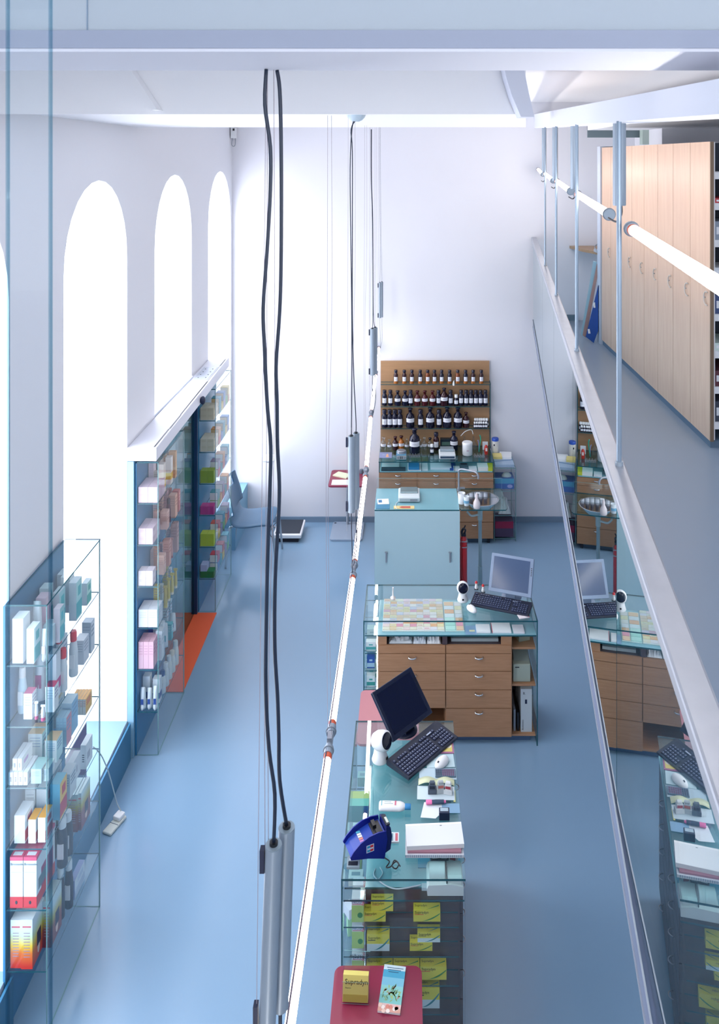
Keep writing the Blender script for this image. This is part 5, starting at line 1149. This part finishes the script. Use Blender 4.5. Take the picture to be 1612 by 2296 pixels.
near = [
 # level, kind, x, y, w, d, h, c, c2, deco, top, right, words
 (0,'box',-1.884,3.905,.052,.07,.215,WH,BL,None,None,None,'tallest plain white carton'),(0,'box',-1.822,3.90,.036,.065,.168,WH,TL,'tealside',None,'BBDDE4','white carton with teal wave side'),
 (0,'pouch',-1.845,3.99,.05,.03,.235,WH,'58B8B0',None,None,None,'pointed white pouch with green print'),(0,'pouch',-1.766,3.90,.034,.04,.15,WH,'D8DCE8',None,None,None,'small white pouch at the glass corner'),
 (0,'box',-1.800,4.04,.05,.06,.10,'C6DCE4',BL,None,None,None,'short pale blue carton'),(0,'box',-1.860,4.09,.05,.06,.21,'EBC4D2','F0D8E0','band',None,None,'tall pink flowered carton'),
 (0,'box',-1.768,4.06,.032,.05,.17,'C9C3CE',TL,'tealside',None,'9CC8CC','grey carton with teal side'),(0,'box',-1.815,4.17,.034,.07,.195,'B9C4CE',TL,'tealside',None,'A4CED6','second grey carton with bright teal side'),
 (0,'box',-1.768,4.26,.040,.07,.20,'BCC6D0','4FA8AE','tealside',None,'A9D2D2','grey carton with stacked teal marks'),(0,'box',-1.895,4.20,.045,.06,.20,'DCE4E8',TL,'tealside',None,None,'pale carton at the wall'),
 (0,'box',-1.840,4.33,.05,.06,.19,'D8E2E8','6FA8B0','tealside',None,None,'white carton with faint teal'),(0,'box',-1.765,4.40,.030,.06,.12,'C4D2D8','58A89A','tealside',None,'B4D8CE','short carton with green patch'),(0,'box',-1.895,4.42,.05,.07,.16,'D4DEE6',TL,'tealside',None,None,'rear carton at the wall'),
 (1,'box',-1.852,3.93,.042,.05,.125,WH,'9AA0B8','lines','C8508A',None,'white carton with magenta top'),(1,'bottle',-1.905,3.96,.042,.042,.22,'C2DCEA','E8ECF0',None,None,None,'pale blue flask with white nozzle'),
 (1,'tube',-1.812,3.91,.018,.018,.085,WH,'B9407A',None,None,None,'tiny white tube with magenta print'),(1,'tube',-1.775,3.90,.022,.02,.075,WH,'B9407A',None,None,None,'tiny white tube at the corner'),
 (1,'box',-1.768,3.98,.045,.05,.125,'D8E4EA','9AA0B8','lines','C8406A',None,'corner carton with crimson top'),(1,'pouch',-1.86,4.05,.07,.04,.26,'D4E2EC','A05A88',None,None,None,'tall white pouch with letters'),
 (1,'box',-1.795,4.07,.04,.05,.23,'CFDDE8','B8508A','band',None,None,'tall white carton with magenta band'),(1,'bottle',-1.772,4.12,.042,.042,.215,WH,'D8303C',None,None,None,'white bottle with red cap, nearest'),
 (1,'bottle',-1.830,4.20,.044,.044,.25,WH,'D8303C',None,None,None,'white bottle with red cap, middle'),(1,'bottle',-1.770,4.24,.046,.046,.235,WH,'E0303C',None,None,None,'white bottle with large red cap'),
 (1,'box',-1.775,4.36,.05,.07,.13,'D4DAE2','A0A8B8','lines',None,'C9D0DA','white carton behind the red caps'),(1,'box',-1.775,4.45,.05,.05,.17,'A9B4C0','8A94A4','lines',None,'C4CCD6','grey white carton near the far glass'),(1,'box',-1.88,4.33,.05,.08,.15,'D0DAE2','9FB0C4','lines',None,None,'white carton near the wall'),
 (3,'box',-1.882,3.93,.052,.09,.135,WH,'C03848','tealside',None,'D6E2EA','white carton with a red drop'),(3,'box',-1.822,3.92,.036,.07,.115,'E4E6E0','C04848','tealside','E8A83A','DCE4EA','white carton with yellow top, front'),
 (3,'box',-1.778,3.93,.036,.08,.12,'E4E6E0','C04848','tealside','E8A83A','DCE4EA','white carton with yellow top at the corner'),(3,'box',-1.89,4.05,.05,.08,.16,'D6E4EC','9FB4C4','lines',None,None,'whitish carton at the wall'),
 (3,'box',-1.83,4.04,.05,.08,.17,'D6E4EC','C04858','tealside',None,None,'white carton with red dots'),(3,'box',-1.77,4.06,.05,.08,.18,'4FA0C0','C03848','tealside','8CC4D8','E8C060','blue and orange carton'),
 (3,'box',-1.775,4.19,.05,.08,.13,'C3CFD6','7A8AA0','lines',None,'C9D6DC','pale grey carton with dark lines'),(3,'box',-1.79,4.29,.032,.10,.115,WH,'A0A8B8','code',None,None,'long white carton with barcode, near'),
 (3,'box',-1.765,4.40,.030,.09,.13,WH,'A0A8B8','code',None,None,'long white carton with barcode, far'),(3,'box',-1.87,4.22,.05,.10,.12,'CFDCE4','9FB0C4','lines',None,None,'dull white carton behind'),
]
for lv, k, x, y, w, d, h, c, c2, deco, top, right, wd in near:
    good(k, x, y, LV[lv]+e_, w, d, h, c, '%s, %s shelf of the near glass case' % (wd, LVN[lv]), G1, c2, deco, top=top, right=right)
# third shelf: little stacked cartons and striped ones
z = LV[2]+e_
for i in range(4):
    good('box', -1.918+.0235*i, 3.925, z, .021, .11, .062, WH, 'slim white carton with barcode, lower row %s from left, third shelf, near glass case' % ORD[i], G1, 'B090C8', 'code')
for i in range(2):
    good('box', -1.9035+.0235*i, 3.935, z+.0625, .021, .11, .058, WH, 'slim white carton with barcode, upper row %s from left, third shelf, near glass case' % ORD[i], G1, 'B090C8', 'code')
for i, (x, y, w, d, h, c, tp, rt, wd) in enumerate([(-1.80, 3.92, .05, .08, .07, 'A9C4CC', '9CC8C8', 'C4D6DC', 'pale teal flat carton'), (-1.76, 3.93, .025, .07, .06, 'B8D0D4', 'C4DAD4', 'C4D6DC', 'small grey green carton'), (-1.87, 4.06, .07, .08, .14, 'CFE0E4', 'D8BE92', '9FD4DC', 'carton with tan lid, left'), (-1.79, 4.05, .06, .07, .11, 'CFE0E4', 'D8BE92', 'B9E0E4', 'carton with tan lid, right'),
        (-1.885, 4.17, .05, .07, .16, 'D0D8DC', 'D6C098', 'C0D8DC', 'second carton with tan lid'), (-1.80, 4.15, .018, .06, .15, '8CB8D0', 'A4C8DC', '6AA4C8', 'blue slim carton, nearest'), (-1.782, 4.15, .017, .06, .15, '8CB8D0', 'A4C8DC', '6AA4C8', 'blue slim carton, second'), (-1.764, 4.15, .017, .06, .15, '8CB8D0', 'A4C8DC', 'C890A0', 'blue slim carton, third'), (-1.79, 4.24, .055, .08, .17, 'B4D0E0', 'C4DCE8', '8CB8D8', 'pale blue striped carton'),
        (-1.89, 4.30, .05, .09, .14, 'C4D0D4', 'C8B890', 'B4C8CC', 'rear carton with tan lid')]):
    good('box', x, y, z, w, d, h, c, '%s, third shelf of the near glass case' % wd, G1, '7FA0C0', 'lines', top=tp, right=rt)
for i in range(5):
    good('box', -1.828+.017*i, 4.40, z, .0155, .085, .085, 'DCDCD4', 'yellow topped slim carton, %s from left in its row, third shelf, near glass case' % ORD[i], G1, 'C8483A', 'lines', top='E0A02C', right='E0B040' if i == 4 else None)
# gradient cartons
def grad(name, stops, zh):
    m = bpy.data.materials.new(name); m.use_nodes = True; nt = m.node_tree; b = nt.nodes['Principled BSDF']; L = nt.links.new
    tc = nt.nodes.new('ShaderNodeTexCoord'); sp_ = nt.nodes.new('ShaderNodeSeparateXYZ'); mp = nt.nodes.new('ShaderNodeMath'); mp.operation = 'DIVIDE'; mp.inputs[1].default_value = zh
    r = nt.nodes.new('ShaderNodeValToRGB'); el = r.color_ramp.elements
    while len(el) < len(stops): el.new(.5)
    for e2, (p_, c) in zip(el, stops): e2.position = p_; e2.color = (*hexrgb(c), 1)
    L(tc.outputs['Object'], sp_.inputs[0]); L(sp_.outputs['Z'], mp.inputs[0]); L(mp.outputs[0], r.inputs[0]); L(r.outputs[0], b.inputs['Base Color']); b.inputs['Roughness'].default_value = .4
    return m
gm = grad('printed_sunrise_carton', [(.05, 'D8382C'), (.30, 'E87A30'), (.45, 'ECCB3C'), (.62, 'CFE0B8'), (.8, 'DCE8EE')], .25)
gd = grad('printed_dusk_carton', [(.1, '7A1C2C'), (.4, '8A3A2C'), (.6, 'B8B040'), (.85, 'BFD8DC')], .22)
def gcart(x, y, z, w, d, h, m, label, tx=True):
    b = B().box(-w/2, w/2, -d/2, d/2, 0, h, m); e = .0005
    b.box(-w*.38, w*.38, -d/2-e, -d/2, h*.84, h*.87, paint('D05868', .6))
    for k in range(9): b.box(-w*.28, w*.28, -d/2-e, -d/2, h*(.72-.06*k), h*(.735-.06*k), paint('A08A9C', .7))
    b.box(w/2, w/2+e, -d*.1, d*.25, h*.25, h*.55, paint('2A2040', .6)).ell((w/2, d*.05, h*.2), .0006, d*.12, h*.12, paint('E8C8B8', .6), seg=10, rings=6)
    return local('gradient_carton', b, (x, y, z), 0, label, 'carton', G1)
def redwhite(x, label):
    w, d, h = .062, .20, .245; b = B().box(-w/2, w/2, -d/2, d/2, 0, h, paint('DCE8EC', .4)); e = .0005; r_ = paint('D22A30', .4); c = paint('D24A70', .4)
    b.box(-w/2-e, w/2+e, -d/2-e, d/2+e, 0, h*.22, r_); b.box(-w/2-e, w/2+e, -d/2-e, d/2+e, h*.93, h*1.001, c).box(-w*.34, w*.34, -d/2+.01, -d/2+.03, h, h+e*2, paint('E4ECF0'))
    b.text('Bronsolin', (-w*.46, -d/2-2*e, h*.84), (1, 0, 0), (0, 0, 1), .0118, paint('1F3A4A'))
    b.ell((0, -d/2-e*2, h*.11), .006, .0005, .009, dark, seg=8, rings=6); b.box(-w*.42, w*.42, -d/2-e, -d/2, h*.70, h*.703, paint('9AB0B8'))
    b.box(w/2, w/2+e, -d*.25, d*.4, h*.22, h*.62, paint('A05070')).box(w/2, w/2+e*1.6, -d*.4, d*.1, h*.28, h*.5, paint('6E8088'))
    return local('large_carton', b, (x, 3.965, LV[4]+e_), 0, label, 'carton', G1)
redwhite(-1.888, 'large white carton with red base, left one, fifth shelf of the near glass case')
redwhite(-1.822, 'large white carton with red base, right one, fifth shelf of the near glass case')
z = LV[4]+e_
gcart(-1.80, 4.36, z, .055, .12, .20, gd, 'dusk coloured gradient carton, left of two, fifth shelf of the near glass case'); gcart(-1.770+.004, 4.37, z, .018, .12, .20, gd, 'slim dusk coloured gradient carton at the front glass, fifth shelf, near glass case')
gcart(-1.86, 4.27, z, .05, .10, .20, gd, 'shaded gradient carton near the wall, fifth shelf of the near glass case')
for i, (x, y, h) in enumerate(((-1.768, 4.10, .25), (-1.84, 4.14, .20), (-1.77, 4.17, .22))):
    good('bottle', x, y, z, .052, .052, h, '141430', 'dark navy bottle with white cap, %s from the front, fifth shelf of near case' % ORD[i], G1, 'D8E4EA')
z = LV[5]+e_
gcart(-1.893, 3.93, z, .052, .12, .232, gm, 'sunrise coloured gradient carton, left one on the lowest near case shelf'); gcart(-1.838, 3.925, z, .054, .12, .238, gm, 'sunrise coloured gradient carton, right one on the lowest near case shelf')
gcart(-1.79, 4.03, z, .045, .12, .23, gd, 'darker gradient carton behind the sunrise pair on the lowest shelf')
for i, (x, y, h) in enumerate(((-1.79, 4.13, .27), (-1.772, 4.19, .25))): good('bottle', x, y, z, .042, .042, h, '12122C', 'tall dark bottle with white cap, %s from the front, lowest near case shelf' % ORD[i], G1, 'DCE6EA')
good('box', -1.772, 4.29, z, .030, .13, .10, '8C9CC8', 'lilac and white carton near the far end, lowest near case shelf', G1, 'B8C8DC', 'tealside', right='D4DEE8')

# middle case
G2 = 'goods in the middle glass case'
def fill(lst, G, where):
    for lv, k, x, y, w, d, h, c, c2, deco, top, right, wd in lst:
        good(k, x, y, LV[lv]+e_, w, d, h, c, '%s, %s shelf of the %s' % (wd, LVN[lv], where), G, c2, deco, top=top, right=right)
PK = 'D9C0CF'
mid = [(0,'box',-1.893,5.93,.036,.06,.20,'E2D0DC','E8D8E4','lines',None,None,'tall lilac carton'),(0,'box',-1.80,5.86,.04,.05,.21,'E6DAD0','D8B848','band',None,None,'tall cream carton with yellow band'),(0,'box',-1.795,6.02,.04,.05,.20,'EAE0D8','E0C040','band',None,None,'second cream carton with yellow band'),(0,'box',-1.80,6.13,.05,.04,.20,'D8A060','E0B880','band',None,None,'ochre brown carton'),(0,'box',-1.893,6.1,.036,.06,.17,'E0D8DC','D0C8D0','lines',None,None,'pale carton by the wall'),
 (1,'box',-1.80,5.93,.05,.06,.13,'E0B4A4','C89080','lines',None,None,'peach carton'),(1,'bottle',-1.80,6.02,.035,.035,.18,'5A1A24','3A1418',None,None,None,'dark red bottle'),(1,'box',-1.795,6.12,.05,.06,.17,'D8A890','B88070','lines',None,None,'salmon carton'),(1,'box',-1.80,6.22,.05,.05,.16,'C86050','E8A090','lines',None,None,'brick red carton'),(1,'box',-1.893,6.05,.036,.1,.15,'E0C8D0','C8A8B8','lines',None,None,'rosy carton by the wall'),
 (2,'box',-1.80,5.85,.05,.05,.14,'E6B8A0','D09880','lines',None,None,'apricot carton'),(2,'box',-1.795,5.97,.045,.05,.19,'D8987C','B87058','lines',None,None,'terracotta carton'),(2,'tube',-1.80,6.08,.035,.03,.15,'C88870','8A3A38',None,None,None,'brownish tube'),(2,'box',-1.80,6.18,.05,.05,.22,'C49888','A87868','lines',None,None,'tall brown carton'),(2,'box',-1.893,5.98,.036,.08,.12,'E4C8C8','C8A0A0','lines',None,None,'dusty rose carton'),
 (3,'box',-1.872,5.845,.07,.03,.09,WH,'C8D4DC','lines',None,None,'white carton behind the front pair'),(3,'tube',-1.795,5.93,.03,.03,.16,'C8B050','D8C860',None,None,None,'olive yellow tube, front'),(3,'tube',-1.80,6.02,.03,.03,.17,'D8C048','E8E0C0',None,None,None,'yellow tube, middle'),(3,'tube',-1.80,6.11,.03,.03,.16,'E0C850','E8E0C0',None,None,None,'yellow tube, third'),(3,'tube',-1.80,6.20,.03,.03,.15,'D0B840','E8E0C0',None,None,None,'yellow tube, last'),
 (4,'box',-1.795,5.80,.045,.06,.21,WH,'B8C8D0','lines',None,None,'white tall carton beside the pink row'),(4,'pouch',-1.80,5.93,.05,.03,.18,WH,'4AA8B0',None,None,None,'white pouch with teal print'),(4,'box',-1.80,6.03,.05,.04,.12,'5AB4BC','E8F0F0','lines',None,None,'turquoise carton'),(4,'pouch',-1.80,6.13,.05,.04,.14,'DCE4E8','4A70A8',None,None,None,'white and blue pouch')]
fill(mid, G2, 'middle glass case')
random.seed(21)
pal = {0: ['D8C8C0', 'E2D8CC', 'D0A878', 'DCCFD4'], 1: ['D0988A', 'DDB4A4', 'C8A0A4', 'B87468'], 2: ['CC9480', 'D8AA98', 'B88476', 'D4B8B4'], 3: ['CFC070', 'DDE0D8', 'C8B458', 'D8DCE0'], 4: ['D0DCE0', 'A8C8D0', 'D8E0E4', 'B8D0DC']}
for lv in pal:
    for k in range(4):
        good('box', -1.852-.004*(k % 2), 5.905+.105*k, LV[lv]+e_, .036, .035, random.uniform(.12, .22), pal[lv][k], '%s carton, inner row, %s from front, %s shelf, middle glass case' % (['slender', 'muted', 'narrow', 'plain'][k], ORD[k], LVN[lv]), G2, 'A08890', 'lines')
def stack(nx, ny, nz, x0, y0, z0, w, d, h, c, c2, deco, words, G, gap=.0015, top=None):
    for k in range(nz):
        for j in range(ny):
            for i in range(nx):
                rw = ('front', 'second', 'third', 'fourth', 'fifth', 'sixth')[j]
                lb = '%s, %s row, %s%s' % (words, rw, ('left' if i == 0 else 'right')+' ' if nx == 2 else (['left ', 'middle ', 'right '][i] if nx == 3 else ''), ['lower', 'upper', 'top'][k] if nz > 1 else 'one')
                good('box', x0+i*(w+gap)+w/2, y0+j*(d+gap*2)+d/2, z0+e_+k*(h+.0006), w, d, h, c, lb, G, c2, deco, top=top)
stack(2, 2, 2, -1.910, 5.675, LV[0], .066, .085, .055, PK, 'D8C4D2', 'lines', 'pale pink box on the top middle case shelf', G2)
stack(2, 2, 2, -1.910, 5.675, LV[1], .050, .08, .056, 'D4BECB', 'B8A0B4', 'lines', 'lilac pink box on the second middle case shelf', G2)
stack(2, 1, 2, -1.910, 5.675, LV[2], .050, .07, .052, 'D8CED8', 'C0B4C0', 'lines', 'whitish box on the third middle case shelf', G2)
stack(2, 2, 1, -1.910, 5.675, LV[3], .066, .06, .125, 'D6DDE4', 'B8C4D4', 'lines', 'large white box on the fourth middle case shelf', G2)
stack(3, 2, 1, -1.910, 5.675, LV[4], .0345, .055, .19, 'DDB4C2', 'C898AC', 'lines', 'tall pink box on the fifth middle case shelf', G2)
z = LV[5]+e_
# the lowest shelf of this case has white blue packs (z levels of photo are one lower than the near case)
for i, (x, y, w, d, h, c, c2, k, wd) in enumerate([(-1.885, 5.70, .045, .05, .15, WH, '2C4A90', 'pouch', 'white pack with blue print, front left'), (-1.84, 5.71, .04, .05, .14, WH, '2C4A90', 'pouch', 'white pack with blue print, front middle'), (-1.795, 5.70, .04, .05, .16, WH, '2C4A90', 'pouch', 'white pack with blue print, front right'), (-1.88, 5.78, .05, .05, .19, WH, '2C4A90', 'box', 'white and blue carton, second row left'), (-1.81, 5.78, .05, .05, .17, WH, '2C4A90', 'box', 'white and blue carton, second row right'),
        (-1.80, 5.87, .05, .05, .16, 'D4DEE2', '2A4A80', 'bottle', 'white bottle with navy cap, nearest'), (-1.80, 5.95, .05, .05, .17, 'D4DEE2', 'D8E0E4', 'bottle', 'white bottle with white cap, second'), (-1.80, 6.03, .05, .05, .17, 'DCE2E0', 'D8E0E4', 'bottle', 'cream bottle with white cap'), (-1.80, 6.11, .05, .05, .16, 'DCE2E0', 'E0D8C8', 'bottle', 'cream bottle with beige cap'), (-1.80, 6.2, .05, .05, .18, 'E0E2DC', 'D0D8D4', 'bottle', 'pale bottle at the far end')]):
    good(k, x, y, z, w, d, h, c, '%s, lowest shelf of the middle glass case' % wd, G2, c2, 'band')
for i in range(3): good('box', -1.888+.036*i, 5.90, LV[4]+e_, .034, .05, .20, ['2C54A4', WH, 'DDE6EC'][i], '%s carton by the wall, fifth shelf of the middle glass case' % ['royal blue', 'white', 'pale grey'][i], G2, '2C54A4', 'band')
# far case
G3 = 'goods in the far glass case'
stack(2, 2, 2, -1.938, 7.47, LV[0], .062, .085, .055, 'D8CDB4', 'B8A888', 'lines', 'beige box on the top far case shelf', G3)
stack(2, 2, 2, -1.938, 7.47, LV[1], .062, .085, .058, 'DAD4C0', 'C0B490', 'lines', 'sand coloured box on the second far case shelf', G3)
stack(2, 1, 2, -1.938, 7.47, LV[2], .062, .085, .056, '8FA83A', 'B8C870', None, 'olive green box on the third far case shelf', G3)
stack(2, 1, 1, -1.938, 7.47, LV[3], .062, .085, .075, 'B83C88', 'D870A8', None, 'magenta box on the fourth far case shelf', G3)
stack(2, 1, 2, -1.938, 7.47, LV[4], .062, .085, .056, 'B4C83C', 'D0DC80', None, 'lime green box on the fifth far case shelf', G3)
stack(2, 1, 1, -1.938, 7.47, LV[5], .062, .085, .058, '1E7A4A', '60A880', None, 'dark green box on the lowest far case shelf', G3)
good('box', -1.907, 7.512, LV[5]+.0595, .058, .08, .06, 'A9B8DC', 'pale lilac blue box on top of the dark green pair', G3)
ec = ['2E8A9A', 'C0304A', 'D8B840', '2E8A9A', '8A7A9A', 'C85040', '6AA84A', '3E6AA8', 'D08A40']
n_ = 0
for lv in range(6):
    for j in range(5):
        for k in range(2 if j % 2 == 0 else 1):
            n_ += 1; y = 7.645+.098*j-.0 if lv > 1 else 7.685+.09*j
            if y > 8.07: continue
            c = 'E6E8E8' if lv > 1 else ['C8B088', 'D8CDB0', 'B89A6A'][j % 3]
            good('box', -1.84-.004*(lv % 2), y, LV[lv]+e_+k*.0755, .075, .08, .075, c, '%s box with %s rim, %s behind the front ones, %s, %s far case shelf' % ('white' if lv > 1 else 'beige', ['teal', 'crimson', 'yellow', 'green blue', 'violet', 'orange red', 'green', 'blue', 'ochre'][(lv*5+j*2+k*3) % 9], ORD[j], ['lower', 'upper'][k], LVN[lv]), G3, ec[(lv*5+j*2+k*3) % 9], 'edge')
# display carton in the window niche behind the near case
t = thing('counter_display', (-2.03, 4.75, .2605), 'white and violet cardboard display carton standing in the window niche', 'display carton')
vio = paint('6A4A80', .5)
put('back', B().box(-2.17, -2.165, 4.62, 4.95, .261, .72, paint('D8E2EC', .5)), t); put('side_panel', B().box(-2.16, -1.99, 4.955, 4.962, .261, .72, vio).box(-2.16, -2.12, 4.954, 4.955, .35, .60, paint('D8C838')), t)
put('top', B().box(-2.17, -1.99, 4.62, 4.962, .722, .730, paint('C9D2DC', .5)), t); put('tray', B().box(-2.16, -1.99, 4.62, 4.95, .40, .408, paint('7F9AB8', .5)), t)
